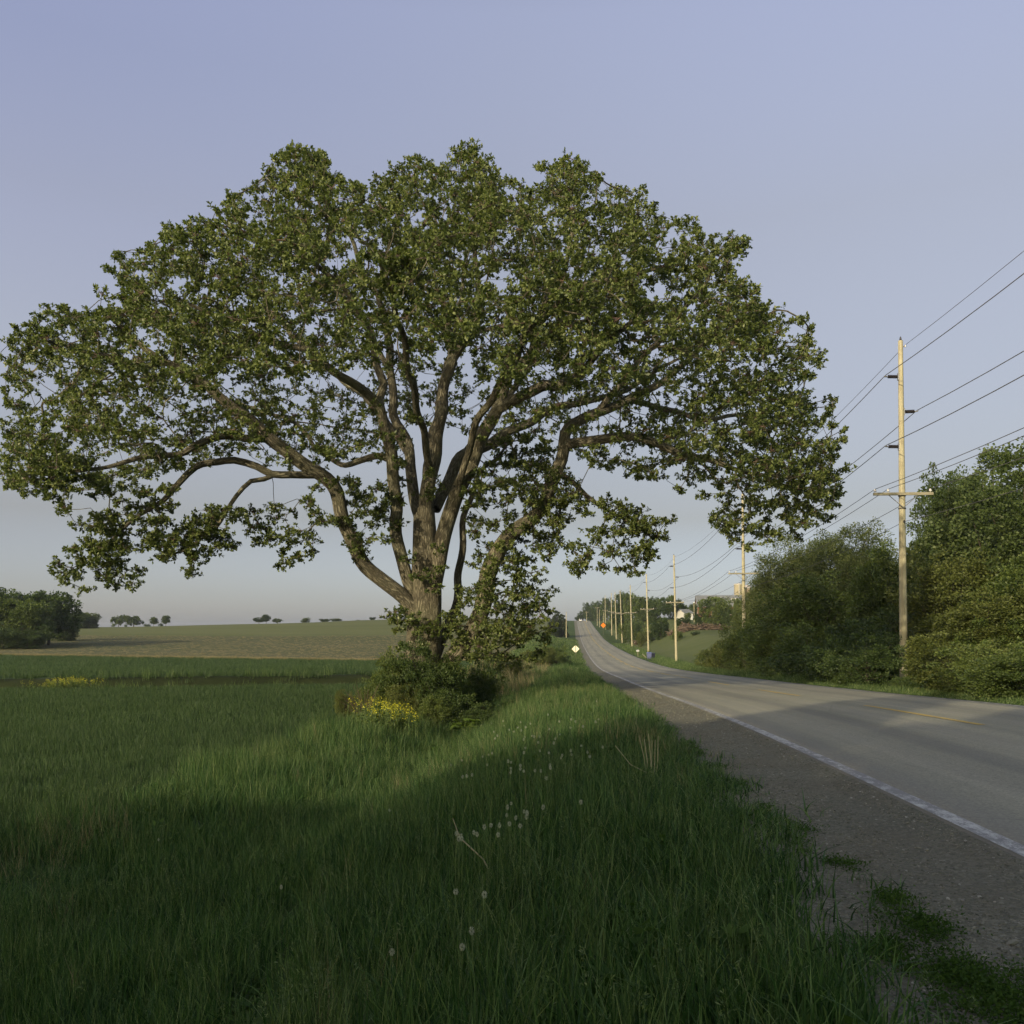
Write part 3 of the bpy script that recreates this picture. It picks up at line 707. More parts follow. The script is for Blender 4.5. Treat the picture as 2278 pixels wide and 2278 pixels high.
# twiglets from tips to rosettes: thin 3-sided spikes
side = nrm(np.cross(tw - B, np.array([0.3, 0.2, 1.0])))
s3 = np.cross(nrm(tw - B), side)
r_ = 0.009
Vt = np.stack([B + side * r_, B - side * r_ * 0.5 + s3 * r_, B - side * r_ * 0.5 - s3 * r_, tw], 1).reshape(-1, 3)
i4 = np.arange(len(B))[:, None] * 4
Ft = np.concatenate([i4 + np.array([[0, 1, 3]]), i4 + np.array([[1, 2, 3]]), i4 + np.array([[2, 0, 3]])])
link('twigs', npmesh('twigs', Vt, Ft, M['twig']), oak, kind='stuff')
link('crown', npmesh('crown', V, F, M['oakleaf']), oak, kind='stuff')
print('oak leaves', len(F), 'tips', len(tips))

# ------------------------------------------------------------------ grass and other scattered stuff
def tuft_mesh(name, n, h, r, w, lean, mat, seed, hv=0.35, seg=3, head=0.0):
    g = np.random.default_rng(seed)
    th = g.random(n) * 6.283; rr = np.sqrt(g.random(n)) * r
    base = np.stack([np.cos(th) * rr, np.sin(th) * rr, np.full(n, -0.03)], 1)
    hh = h * (1 - hv + hv * 2 * g.random(n) * 0.8); az = g.random(n) * 6.283
    d = np.stack([np.cos(az), np.sin(az), np.zeros(n)], 1)
    fa = g.random(n) * 6.283; side = np.stack([np.cos(fa), np.sin(fa), np.zeros(n)], 1)
    ln = lean * g.random(n) ** 1.5
    V = []
    for k in range(seg + 1):
        s = k / seg
        c = base + np.array([0, 0, 1.0]) * (hh * s * (1 - 0.35 * ln * s))[:, None] + d * (hh * ln * s * s)[:, None]
        ww = (w * (1 - s ** 1.6 * 0.88) * 0.5)
        V += [c - side * ww, c + side * ww]
    V = np.stack(V, 1); m_ = 2 * (seg + 1)
    F = np.array([[2*k, 2*k+1, 2*k+3, 2*k+2] for k in range(seg)])
    F = (np.arange(n)[:, None, None] * m_ + F[None]).reshape(-1, 4)
    return npmesh(name, V.reshape(-1, 3), F, mat)
def scatter(name, protos, P, scl, rot, idx, kind='stuff', **k):
    """one object of real points; geometry nodes put one of the prototype meshes on each"""
    me = bpy.data.meshes.new(name); n = len(P)
    me.vertices.add(n); me.vertices.foreach_set('co', np.asarray(P, np.float32).ravel())
    for nm, ty, dat, key in (('scl', 'FLOAT_VECTOR', scl, 'vector'), ('rot', 'FLOAT_VECTOR', rot, 'vector'), ('idx', 'INT', idx, 'value')):
        a = me.attributes.new(nm, ty, 'POINT'); a.data.foreach_set(key, np.asarray(dat, np.int32 if ty == 'INT' else np.float32).ravel())
    me.update()
    c = bpy.data.collections.new(name + '_shapes')
    for i, pm in enumerate(protos):
        c.objects.link(bpy.data.objects.new(f'{name}_shape{i:02d}', pm))
    ng = bpy.data.node_groups.new(name, 'GeometryNodeTree')
    ng.interface.new_socket('Geometry', in_out='INPUT', socket_type='NodeSocketGeometry')
    ng.interface.new_socket('Geometry', in_out='OUTPUT', socket_type='NodeSocketGeometry')
    N = ng.nodes; L = ng.links
    gi = N.new('NodeGroupInput'); go = N.new('NodeGroupOutput'); ip = N.new('GeometryNodeInstanceOnPoints')
    ci = N.new('GeometryNodeCollectionInfo'); ci.inputs['Collection'].default_value = c
    ci.inputs['Separate Children'].default_value = True; ci.inputs['Reset Children'].default_value = True
    def at(nm, ty):
        q = N.new('GeometryNodeInputNamedAttribute'); q.data_type = ty; q.inputs['Name'].default_value = nm; return q.outputs['Attribute']
    L.new(gi.outputs[0], ip.inputs['Points']); L.new(ci.outputs[0], ip.inputs['Instance'])
    ip.inputs['Pick Instance'].default_value = True
    L.new(at('idx', 'INT'), ip.inputs['Instance Index']); L.new(at('rot', 'FLOAT_VECTOR'), ip.inputs['Rotation']); L.new(at('scl', 'FLOAT_VECTOR'), ip.inputs['Scale'])
    L.new(ip.outputs[0], go.inputs[0])
    o = link(name, me, kind=kind, **k)
    md = o.modifiers.new('scatter', 'NODES'); md.node_group = ng
    print(name, n)
    return o
def pts_band(g, y0, y1, dens, xlo, xhi):
    """random ground points between two distances; xlo and xhi give the lateral limits at a distance"""
    w = max(abs(xlo(y1)), abs(xlo(y0))) + max(abs(xhi(y1)), abs(xhi(y0)))
    lo = min(xlo(y0), xlo(y1)); hi = max(xhi(y0), xhi(y1))
    n = int((y1 - y0) * (hi - lo) * dens)
    Y = g.uniform(y0, y1, n); x = g.uniform(lo, hi, n)
    k = (x > xlo(Y)) & (x < xhi(Y)); return x[k], Y[k]
viewL = lambda Y: -0.64 * np.asarray(Y, float) - 2.5
viewR = lambda Y: 0.64 * np.asarray(Y, float) + 2.5
xedge = lambda Y: 2.95 + 0.067 * np.asarray(Y, float)
def cropx(Y):
    Y = np.asarray(Y, float)
    return np.where(Y < 33, -6.7 + 0.103 * (Y - 14), -4.74 + 0.067 * (Y - 33)) + 0.35 * np.sin(Y * 0.9) + 0.2 * np.sin(Y * 2.3)
def vnoise(x, y, s, seed=0):
    return 0.5 + 0.25 * (np.sin(x * s + 1.7 * np.sin(y * s * 0.7 + seed) + seed) + np.sin(y * s * 1.2 + 1.9 * np.sin(x * s * 0.8 - seed)))
g = np.random.default_rng(42)
# roadside meadow, left
X, Yy, SC, kindi = [], [], [], []
for y0, y1, dn, sc in ((-2, 3, 16, 1.0), (3, 7, 62, 0.95), (7, 12, 44, 1.0), (12, 20, 30, 1.12), (20, 34, 17, 1.3), (34, 60, 8, 1.6), (60, 110, 3.2, 2.1)):
    x, y = pts_band(g, y0, y1, dn, lambda Y: np.maximum(viewL(Y), cropx(Y)), lambda Y: xedge(Y) - 1.12)
    X.append(x); Yy.append(y); SC.append(np.full(len(x), sc))
X = np.concatenate(X); Yy = np.concatenate(Yy); SC = np.concatenate(SC)
u = xedge(Yy) - X
# the trodden furrow and the dark hollow at the left
fur = np.abs(X - (-1.42 - 0.13 * (Yy - 4.5) + 0.05 * np.sin(Yy * 3))); infur = (fur < 0.16) & (Yy < 8.6)
fur2 = np.abs(X - (-0.80 - 0.12 * (Yy - 4.5))); infur |= (fur2 < 0.10) & (Yy < 7.2)
hol = ((X + 5.4) / 1.1) ** 2 + ((Yy - 10.2) / 0.8) ** 2 < 1
hgt = 0.46 + 0.20 * sstep(1.8, 4.2, u) + 0.02 * sstep(5, 8.5, u) + 0.08 * sstep(8, 20, Yy)
hgt = hgt * (0.78 + 0.44 * vnoise(X, Yy, 0.9, 1)) * np.where(u < 2.0, 0.42 + 0.53 * sstep(1.25, 2.0, u), 1)
hgt = np.where(infur, hgt * 0.30, np.where(hol, hgt * 0.6, hgt))
keep = ~((infur) & (g.random(len(X)) < 0.8)) & ~(hol & (g.random(len(X)) < 0.25)) & (g.random(len(X)) < 0.04 + 0.96 * sstep(1.30, 1.55, u + 0.10 * np.sin(Yy * 2.2) - 0.34 * (1 - sstep(3.2, 7.5, Yy))))
keep &= vnoise(X, Yy, 2.2, 3) > 0.04
X, Yy, SC, hgt, u = X[keep], Yy[keep], SC[keep], hgt[keep], u[keep]
Z = H(X, Yy); n = len(X)
fine = [tuft_mesh('grass_tuft', 28, 0.50, 0.20, 0.0105, 0.42, M['grass'], 100 + i) for i in range(5)] + \
       [tuft_mesh('grass_tuft', 22, 0.56, 0.20, 0.014, 0.62, M['grass'], 120 + i) for i in range(3)] + \
       [tuft_mesh('grass_tuft', 20, 0.72, 0.17, 0.007, 0.35, M['grasslight'], 130 + i) for i in range(3)] + \
       [tuft_mesh('grass_tuft', 9, 0.78, 0.16, 0.004, 0.25, M['straw'], 140)]
def seed_mesh(seed, ns, h, mat):
    g2 = np.random.default_rng(seed); parts = []; T = []; Dd = []
    for k in range(ns):
        b = np.array([g2.normal(0, .07), g2.normal(0, .07), -.03]); az = g2.uniform(0, 6.28); ln = g2.uniform(.03, .16); hh = h * g2.uniform(.75, 1.1)
        tp = b + np.array([math.cos(az) * ln, math.sin(az) * ln, hh]); md = (b + tp) / 2 - np.array([math.cos(az), math.sin(az), 0]) * ln * .25
        v, f, u = tube([b, md, tp], [.0022, .002, .0012], 3); parts.append((v, f))
        for j in range(16): T.append(tp - np.array([0, 0, 1]) * j * .009 + g2.normal(0, .006, 3)); Dd.append(g2.normal(0, .5, 3) + np.array([math.cos(az) * .4, math.sin(az) * .4, .9]))
    V, F = leaf_arrays(np.array(T), np.array(Dd), g2.uniform(.018, .034, len(T)), np.full(len(T), .0032), .05, seed)
    vs_, fs_, o_ = [V], [F], len(V)
    for v, f in parts: vs_.append(v); fs_.append(f + o_); o_ += len(v)
    return npmesh('seed_grass', np.concatenate(vs_), np.concatenate(fs_), mat)
def broad_mesh(seed, nl, s):
    g2 = np.random.default_rng(seed); az = g2.uniform(0, 6.28, nl); el = g2.uniform(.15, 1.1, nl); zz = g2.uniform(.02, .30, nl)
    d = np.stack([np.cos(az) * np.cos(el), np.sin(az) * np.cos(el), np.sin(el)], 1)
    V, F = leaf_arrays(np.stack([g2.normal(0, .03, nl), g2.normal(0, .03, nl), zz], 1), d, g2.uniform(.6, 1.2, nl) * s, np.full(nl, s * .2), -.12, seed, np.array([0, 0, 1.0]) - d * .3)
    return npmesh('broad_weed', V, F, M['weed'])
fine += [seed_mesh(150 + i, 5, 0.82, M['grasslight']) for i in range(3)] + [broad_mesh(160 + i, 22, .14) for i in range(2)]
zone = vnoise(X, Yy, 0.55, 7)
pick = g.random(n)
lt = sstep(14, 26, Yy) * 0.35
idx = np.where(pick < 0.62 - lt, g.integers(0, 5, n), np.where(pick < 0.80 - lt * 0.8, g.integers(5, 8, n), g.integers(8, 11, n)))
idx = np.where((zone > 0.78) & (Yy > 9) & (g.random(n) < 0.22), 11, idx)
idx = np.where((g.random(n) < 0.010), 11, idx)
zb_ = vnoise(X, Yy, 1.3, 9)
idx = np.where(g.random(n) < 0.055 + 0.06 * (zb_ > .7), g.integers(12, 15, n), idx)
idx = np.where(g.random(n) < 0.015 + 0.09 * (zb_ < .22), g.integers(15, 17, n), idx)
scl = np.stack([SC * g.uniform(0.85, 1.25, n), SC * g.uniform(0.85, 1.25, n), hgt * g.uniform(0.75, 1.2, n) * (1 + 0.12 * (SC - 1))], 1)
rot = np.stack([g.normal(0, 0.10, n), g.normal(0, 0.10, n) + 0.04, g.random(n) * 6.283], 1)
scatter('meadow_grass', fine, np.stack([X, Yy, Z], 1), scl, rot, idx)
# far banks, both sides of the road, and the right verge
X, Yy, SC = [], [], []
for y0, y1, dn, sc in ((14, 60, 9, 0.9), (60, 120, 3.5, 1.2), (120, 260, 0.9, 1.8)):
    x, y = pts_band(g, y0, y1, dn, lambda Y: xedge(Y) + 8.15, lambda Y: xedge(Y) + 13.5); X.append(x); Yy.append(y); SC.append(np.full(len(x), sc))
for y0, y1, dn, sc in ((110, 180, 1.2, 1.7), (180, 300, 0.5, 2.2)):
    x, y = pts_band(g, y0, y1, dn, lambda Y: xedge(Y) - 11, lambda Y: xedge(Y) - 1.4); X.append(x); Yy.append(y); SC.append(np.full(len(x), sc))
X = np.concatenate(X); Yy = np.concatenate(Yy); SC = np.concatenate(SC); n = len(X)
v_ = X - xedge(Yy) - 8.1
hg = np.where(v_ > 0, 0.25 + 0.75 * sstep(0.1, 1.6, v_), 0.8) * g.uniform(0.7, 1.1, n) * np.where((v_ > 0) & (Yy < 45), 0.55, 1)
far_t = [tuft_mesh('grass_tuft', 22, 0.55, 0.26, 0.020, 0.6, M['grasslight'], 160 + i) for i in range(4)]
scatter('bank_grass', far_t, np.stack([X, Yy, H(X, Yy)], 1), np.stack([SC, SC, hg * (0.8 + 0.2 * SC)], 1), np.stack([g.normal(0, .1, n), g.normal(0, .1, n), g.random(n) * 6.28], 1), g.integers(0, 4, n))
# the young cereal crop
X, Yy, SC = [], [], []
for y0, y1, dn, sc in ((5, 16, 26, 0.9), (16, 28, 17, 1.05), (28, 45, 9, 1.4), (45, 70, 4.6, 1.9), (70, 122, 1.9, 2.8)):
    x, y = pts_band(g, y0, y1, dn, viewL, cropx); X.append(x); Yy.append(y); SC.append(np.full(len(x), sc))
X = np.concatenate(X); Yy = np.concatenate(Yy); SC = np.concatenate(SC)
rel = Yy - trench(X)
k = (Yy < bound1(X) - 0.4) & ((rel > 2.1 + 0.3 * np.sin(X * 1.1)) | (rel < -2.2 + 0.3 * np.sin(X * 0.9))); X, Yy, SC, rel = X[k], Yy[k], SC[k], rel[k]
n = len(X)
tram = (np.abs(((Yy + 0.15 * X) % 9.0) - 4.5) < 0.35) & (Yy > 58)
hg = 0.92 + 0.16 * vnoise(X, Yy, 0.35, 2) - 0.3 * tram
crop_t = [tuft_mesh('crop_tuft', 40, 0.27, 0.25, 0.009, 0.5, M['wheat'], 180 + i, hv=0.18) for i in range(5)]
scatter('cereal_crop', crop_t, np.stack([X, Yy, H(X, Yy)], 1), np.stack([SC, SC, hg * (0.9 + 0.1 * SC)], 1), np.stack([g.normal(0, .08, n), g.normal(0, .08, n), g.random(n) * 6.28], 1), g.integers(0, 5, n))
# rough weeds along the ditch in the crop, pale dry strip along the ploughed field, stubble
X = g.uniform(-60, -7, 1500); d_ = g.choice([-2.0, 2.4], 1500) + g.normal(0, 0.15, 1500); Y1 = trench(X) + d_
k = (g.random(1500) < 0.16 + 0.16 * np.sin(X * 0.8)); X, Y1 = X[k], Y1[k]
Xs = g.uniform(-85, -3.5, 3000); Ys = bound1(Xs) + np.abs(g.normal(0, 0.7, 3000)) + 0.1
Xb = g.uniform(-110, 18, 9000); Yb = g.uniform(88, 205, 9000); k = (Yb > bound1(Xb) + 1.5) & (Xb < xedge(Yb) - 8.5); Xb, Yb = Xb[k], Yb[k]
Xr = g.uniform(-3, 4, 900); Yr_ = g.uniform(46, 90, 900); k = (Xr > cropx(Yr_)) & (Xr < xedge(Yr_) - 5.2); Xr, Yr_ = Xr[k], Yr_[k]
X = np.concatenate([X, Xs, Xb, Xr]); Yy = np.concatenate([Y1, Ys, Yb, Yr_])
s1 = np.concatenate([g.uniform(0.7, 1.2, len(Y1)), g.uniform(1.0, 2.0, len(Xs)), g.uniform(0.8, 1.4, len(Xb)), g.uniform(1.0, 1.8, len(Xr))])
h1_ = np.concatenate([g.uniform(0.5, 1.25, len(Y1)), g.uniform(0.25, 0.7, len(Xs)), g.uniform(0.10, 0.26, len(Xb)), g.uniform(0.9, 1.9, len(Xr))])
i1 = np.concatenate([g.integers(2, 4, len(Y1)), g.integers(0, 2, len(Xs)), g.integers(0, 2, len(Xb)), g.integers(0, 4, len(Xr))])
dry_t = [tuft_mesh('dry_tuft', 20, 0.55, 0.3, 0.018, 0.6, M['straw'], 200 + i) for i in range(2)] + [tuft_mesh('dry_tuft', 18, 0.6, 0.25, 0.016, 0.6, M['grasslight'], 210 + i) for i in range(2)]
n = len(X)
scatter('dry_grass', dry_t, np.stack([X, Yy, H(X, Yy)], 1), np.stack([s1, s1, h1_], 1), np.stack([g.normal(0, .12, n), g.normal(0, .12, n), g.random(n) * 6.28], 1), i1)
# loose stones on the shoulder
def stone_mesh(seed):
    g2 = np.random.default_rng(seed); import bmesh
    bm = bmesh.new(); bmesh.ops.create_icosphere(bm, subdivisions=1, radius=1.0)
    for v in bm.verts: v.co *= g2.uniform(0.7, 1.15)
    me = bpy.data.meshes.new('stone'); bm.to_mesh(me); bm.free(); me.materials.append(M['pebble']); return me
stones = [stone_mesh(i) for i in range(6)]
X, Yy = [], []
for y0, y1, dn in ((1, 5, 1500), (5, 9, 1000), (9, 16, 420), (16, 34, 130)):
    x, y = pts_band(g, y0, y1, dn, lambda Y: xedge(Y) - 1.6, lambda Y: xedge(Y) - 0.09); X.append(x); Yy.append(y)
X = np.concatenate(X); Yy = np.concatenate(Yy); n = len(X)
sz = 0.003 + 0.008 * g.random(n) ** 3; sz = sz * (1 + 0.03 * np.maximum(Yy - 6, 0)); big = g.random(n) < 0.0016; sz = np.where(big, g.uniform(0.012, 0.026, n), sz)
scatter('loose_gravel', stones, np.stack([X, Yy, H(X, Yy) + sz * 0.25], 1), np.stack([sz * g.uniform(.8, 1.5, n), sz * g.uniform(.8, 1.5, n), sz * 0.65], 1), np.stack([g.normal(0, .3, n), g.normal(0, .3, n), g.random(n) * 6.28], 1), g.integers(0, 6, n))
# low weeds creeping onto the gravel
def weed_mesh(seed, nl, r, s, mat, hgt=0.05):
    g2 = np.random.default_rng(seed)
    T = g2.normal(size=(nl, 3)) * np.array([r, r, 0]) + np.array([0, 0, 1]) * g2.uniform(0.005, hgt, (nl, 1))
    d = g2.normal(size=(nl, 3)); d[:, 2] = np.abs(d[:, 2]) * 0.8
    V, F = leaf_arrays(T, d, g2.uniform(0.6, 1.2, nl) * s * 0.7, g2.uniform(0.6, 1.2, nl) * s * 0.2, 0.1, seed)
    return npmesh('weed_leaves', V, F, mat)
weeds = [weed_mesh(300 + i, 40, 0.06, 0.030, M['weed'], 0.035) for i in range(4)]
cl = [(2.10, 4.98, .10, 26), (2.04, 4.52, .14, 46), (1.94, 3.90, .16, 70), (1.88, 3.50, .20, 90), (1.72, 4.2, .12, 40), (2.22, 3.72, .14, 26), (2.12, 5.8, .10, 18), (2.2, 6.9, .10, 12)]
P = []
for cx, cy, r, k in cl: P.append(np.stack([g.normal(cx, r * 0.55, k), g.normal(cy, r, k)], 1))
Yq = g.uniform(6, 30, 240); Xq = xedge(Yq) - 1.32 - np.abs(g.normal(0, 0.08, 240)) + 0.08 * np.sin(Yq * 5); P.append(np.stack([Xq, Yq], 1))
P = np.concatenate(P); n = len(P); s_ = g.uniform(0.6, 1.15, n)
scatter('low_weeds', weeds, np.stack([P[:, 0], P[:, 1], H(P[:, 0], P[:, 1])], 1), np.stack([s_, s_, s_], 1), np.stack([g.normal(0, .1, n), g.normal(0, .1, n), g.random(n) * 6.28], 1), g.integers(0, 4, n))

# ------------------------------------------------------------------ trees and shrubs
TREEPROTO = {}
def lobe_list(g, kind):
    """rounded masses that make up a crown, in crown units (x,y within +-0.5, z 0..1): centre, radii"""
    L = []
    if kind == 'round': L = [(0, 0, .62, .36, .36)] + [(g.uniform(-.26, .26), g.uniform(-.26, .26), g.uniform(.42, .8), g.uniform(.15, .24), g.uniform(.12, .19)) for _ in range(9)]
    elif kind == 'flat': L = [(0, 0, .50, .30, .34)] + [(g.uniform(-.32, .32), g.uniform(-.32, .32), g.uniform(.35, .78), g.uniform(.13, .20), g.uniform(.12, .19)) for _ in range(9)]
    elif kind == 'tall':
        L = [(0, 0, .45, .32, .38)]
        for k in range(9):
            x, y = g.uniform(-.32, .32, 2); zt = g.uniform(.6, 1.0) - .35 * math.hypot(x, y); r = g.uniform(.10, .16)
            L.append((x, y, zt - .20, r, .24)); L.append((x, y, zt - .10, r * .6, .12))
    elif kind == 'shrub': L = [(0, 0, .30, .34, .36)] + [(g.uniform(-.33, .33), g.uniform(-.33, .33), g.uniform(.2, .72), g.uniform(.14, .22), g.uniform(.16, .26)) for _ in range(10)]
    elif kind == 'willow': L = [(0, 0, .42, .36, .42)] + [(g.uniform(-.3, .3), g.uniform(-.3, .3), g.uniform(.25, .78), g.uniform(.16, .24), g.uniform(.16, .25)) for _ in range(9)]
    elif kind == 'cone': L = [(g.uniform(-.04, .04), g.uniform(-.04, .04), .08 + .9 * k / 9, .5 * (1 - k / 9.6) * g.uniform(.8, 1.1), .10) for k in range(10)]
    return L
def make_tree(name, kind, Wd, Hh, nb, per, leaf, wr, mat, seed, bark='barkfar', trunk_r=0.2, spread=0.9, rc=0.5):
    """a tree built in metres: Wd wide and Hh tall"""
    g = np.random.default_rng(seed); L = lobe_list(g, kind); wts = np.array([l[3] ** 2 * l[4] ** .5 for l in L]); wts /= wts.sum()
    pick = g.choice(len(L), nb, p=wts); C = []; RC = []
    for k in pick:
        x, y, z, r, rz = L[k]; d = nrm(g.normal(size=3)); q = g.uniform(.72, 1.02)
        C.append(((x + d[0] * r * q) * Wd, (y + d[1] * r * q) * Wd, max(.015, z + d[2] * rz * q) * Hh)); RC.append(rc * g.uniform(.6, 1.3))
    C = np.array(C); RC = np.array(RC)
    top = C[:, 2].max() + rc * .6; C[:, 2] *= Hh / top
    wmax = np.quantile(np.abs(C[:, :2]), .995) + rc * .5; C[:, :2] *= Wd * .5 / wmax
    P0 = np.repeat(C, per, 0); rr = np.repeat(RC, per)[:, None]
    o = nrm(g.normal(size=P0.shape)) * (g.random((len(P0), 1)) ** .4)
    P = P0 + o * rr * np.array([1.15, 1.15, .8]); P[:, 2] = np.maximum(P[:, 2], .05)
    out = nrm((P - np.array([0, 0, Hh * .45])) / np.array([Wd, Wd, Hh]))
    d = o * .9 + out * .6 + g.normal(size=P.shape) * spread * .5 + np.array([0, 0, -.45 if kind == 'willow' else .08])
    s = g.uniform(.7, 1.25, len(P)) * leaf
    V, F = leaf_arrays(P, d, s, s * wr, .1, seed, o * .6 + out * .35 + np.array([0, 0, .5]))
    e = empty(name, (0, 0, 0)); e['size'] = (float(Wd), float(Hh))
    parts = []; tr = trunk_r
    zt = (.42 if kind in ('round', 'flat') else .25) * Hh
    base = np.array([[0, 0, -.3], [.02 * Wd, 0, zt * .4], [-.015 * Wd, .02, zt], [0, 0, zt + .2 * Hh], [.02, 0, .82 * Hh]])
    parts.append(tube(base, np.array([1.35, 1.0, .8, .5, .12]) * tr, 8, 0))
    for b in C[g.permutation(len(C))[:26]]:
        z0 = zt * g.uniform(.45, 1.15); s0 = np.array([0, 0, min(z0, b[2] * .9)]); mid = s0 * .45 + b * .55 + np.array([0, 0, .04 * Hh])
        parts.append(tube([s0, s0 * .7 + mid * .3, mid, b], np.array([.42, .33, .22, .07]) * tr, 5, 0))
    v, f, uu = merge(parts)
    link('trunk', npmesh('trunk', v, f, M[bark], True, uu), e)
    link('crown', npmesh('crown', V, F, M[mat]), e, kind='stuff')
    return e
USED = set()
def place(proto, x, Y, w, h, label, group=None, cat='tree', rz=None, name=None, dz=0.0, wy=None):
    if proto.name in USED or name: o = copy_tree(proto)
    else: o = proto; USED.add(proto.name)
    if name: o.name = name
    o.location = (x, Y, h1(x, Y) - 0.03 + dz); sz = proto['size']; o.scale = (w / sz[0], (wy or w) / sz[0], h / sz[1])
    o.rotation_euler = (0, 0, random.uniform(0, 6.28) if rz is None else rz)
    o['label'] = label; o['category'] = cat
    if group: o['group'] = group
    return o
# prototypes (each is used itself for its first placing)
RND = [make_tree('broadleaf_tree', 'round', 10, 10, 170, 60, .42, .4, 'leafdark', 400 + i, rc=.75) for i in range(3)]
RNDM = [make_tree('broadleaf_tree', 'round', 10, 10, 170, 60, .42, .4, 'leafmid', 410 + i, rc=.75) for i in range(2)]
FLAT = [make_tree('spreading_tree', 'flat', 8, 5, 110, 50, .36, .4, 'leafdark', 420 + i, rc=.5) for i in range(2)]
COT = [make_tree('cottonwood_tree', 'tall', 6, 13, 420, 62, .16, .42, 'leafbright', 430 + i, rc=.42) for i in range(3)]
WIL = [make_tree('willow_tree', 'willow', 8, 11, 520, 90, .19, .19, 'willow', 440 + i, rc=.6) for i in range(2)]
SHR = [make_tree('shrub', 'shrub', 4.5, 4, 260, 70, .115, .3, m_, 450 + i, trunk_r=.07, rc=.30) for i, m_ in enumerate(('leafdark', 'leafdark', 'leafmid', 'leafmid', 'olive'))]
MIX = [make_tree('broadleaf_tree', 'shrub', 6, 8, 420, 66, .15, .34, m_, 470 + i, trunk_r=.14, rc=.42) for i, m_ in enumerate(('leafmid', 'olive', 'leafbright'))]
WOOD = [make_tree('broadleaf_tree', 'shrub', 12, 11, 330, 60, .34, .4, m_, 490 + i, trunk_r=.25, rc=.8) for i, m_ in enumerate(('leafdark', 'leafmid'))]
CON = make_tree('cedar_tree', 'cone', 4, 7, 160, 60, .25, .3, 'cedar', 480, rc=.35)

def tx(Y, t): return 6.9 + 0.067 * Y + t
GR = 'dense roadside thicket right of the road'
def put(proto, px, Y, w, top, label, group=GR, cat='tree', base=None, **k):
    """place by where it stands: distance ahead, sideways position and the height its top reaches"""
    x = unproj(px, 1400, Y)[0]; zt = unproj(px, top, Y)[2]
    return place(proto, x, Y, w, max(0.3, zt - h1(x, Y)), label, group, cat, **k)
# big cottonwoods at the right
put(COT[0], 2222, 50, 7.2, 985, 'tallest bright green cottonwood, its pointed top reaching above the wires')
put(COT[1], 2100, 54, 4.2, 1036, 'narrow bright green cottonwood with twin pointed tops left of the tallest one')
put(COT[2], 2290, 44, 6.0, 985, 'bright green cottonwood cut by the right edge of the picture')
put(COT[1], 2150, 60, 6.0, 1030, 'bright green cottonwood filling the gap between the two tallest tops', rz=2.1)
put(COT[2], 2062, 62, 3.6, 1118, 'slender pale cottonwood just right of the crossarm of the nearest pole', rz=1.0)
put(COT[0], 2185, 56, 6.0, 1075, 'rounded green cottonwood low in front of the tallest tops', rz=4.0)
# mid storey
put(MIX[2], 2040, 56, 6.0, 1195, 'rounded bright green tree behind the foot of the tall cottonwoods')
put(MIX[0], 1975, 58, 5.6, 1200, 'mid green leafy tree right behind the nearest pole')
put(MIX[1], 2120, 46, 6.2, 1215, 'olive green tree with reddish tint below the narrow cottonwood')
put(MIX[0], 2240, 42, 6.0, 1235, 'mid green leafy tree below the tallest cottonwood', rz=2.0)
put(MIX[1], 2285, 39, 5.6, 1290, 'olive green tree low at the right edge of the picture', rz=3.0)
put(MIX[1], 2190, 40, 5.0, 1330, 'olive brown bushy tree between the pole and the right edge', rz=1.3)
put(WIL[0], 1865, 70, 8.6, 1165, 'broad grey-green willow with the highest dome left of the nearest pole')
put(WIL[1], 1768, 76, 8.8, 1172, 'grey-green willow dome where the oak crown ends at the right')
put(WIL[0], 1938, 66, 6.4, 1205, 'grey-green willow close behind the left of the nearest pole', rz=2.5)
put(WIL[1], 1700, 86, 6.6, 1262, 'smaller grey-green willow sloping down towards the barn', rz=1.5)
put(WIL[0], 1668, 92, 5.2, 1328, 'lowest grey-green willow of the row beside the second pole', rz=0.6)
put(MIX[0], 1820, 62, 7.5, 1265, 'mid green bushy tree in front of the willows', rz=4.2)
put(MIX[0], 1720, 80, 6.4, 1330, 'mid green bushy tree below the small willow', rz=5.0)
# front shrubs
fs = [(2275, 26, 3.6, 1440, 3, 'green shrub nearest the right edge of the picture'), (2215, 28.5, 3.6, 1425, 2, 'low green shrub beside the road left of the right-edge shrub'),
      (2145, 31, 3.8, 1405, 4, 'olive shrub beside the road right of the nearest pole'), (2112, 33.5, 3.2, 1425, 2, 'green shrub hiding the foot of the nearest pole on its right'),
      (2030, 36.5, 1.8, 1486, 0, 'small dark shrub right at the foot of the nearest pole'), (1928, 39.5, 3.4, 1405, 0, 'dark green shrub hiding the foot of the nearest pole on its left'), (1905, 44, 5.0, 1375, 1, 'large dark blue-green shrub left of the nearest pole'),
      (2040, 47, 6.4, 1350, 0, 'dark blue-green shrub directly behind the nearest pole'), (2120, 43, 5.4, 1365, 4, 'olive shrub behind the roadside shrubs right of the nearest pole'), (2200, 39, 5.6, 1355, 3, 'green shrub behind the roadside shrubs near the right edge'),
      (1850, 50, 5.0, 1400, 0, 'dark green shrub in front of the dense willows'),
      (1795, 55, 5.6, 1378, 2, 'mid green shrub below the willow dome'), (1748, 61, 5.4, 1385, 3, 'mid green shrub left of the dark shrubs'), (1705, 68, 5.0, 1370, 2, 'yellow-green shrub below the small willow'),
      (1668, 76, 4.6, 1388, 3, 'bushy green shrub left of the yellow-green one'), (1638, 84, 4.2, 1405, 4, 'olive shrub beside the foot of the second pole'), (1606, 95, 4.4, 1432, 4, 'low olive shrub in the grass left of the second pole'),
      (1572, 108, 4.2, 1440, 3, 'low spreading green shrub at the left end of the thicket'), (1900, 41, 2.6, 1455, 3, 'low green shrub at the grass edge below the blue-green shrub')]
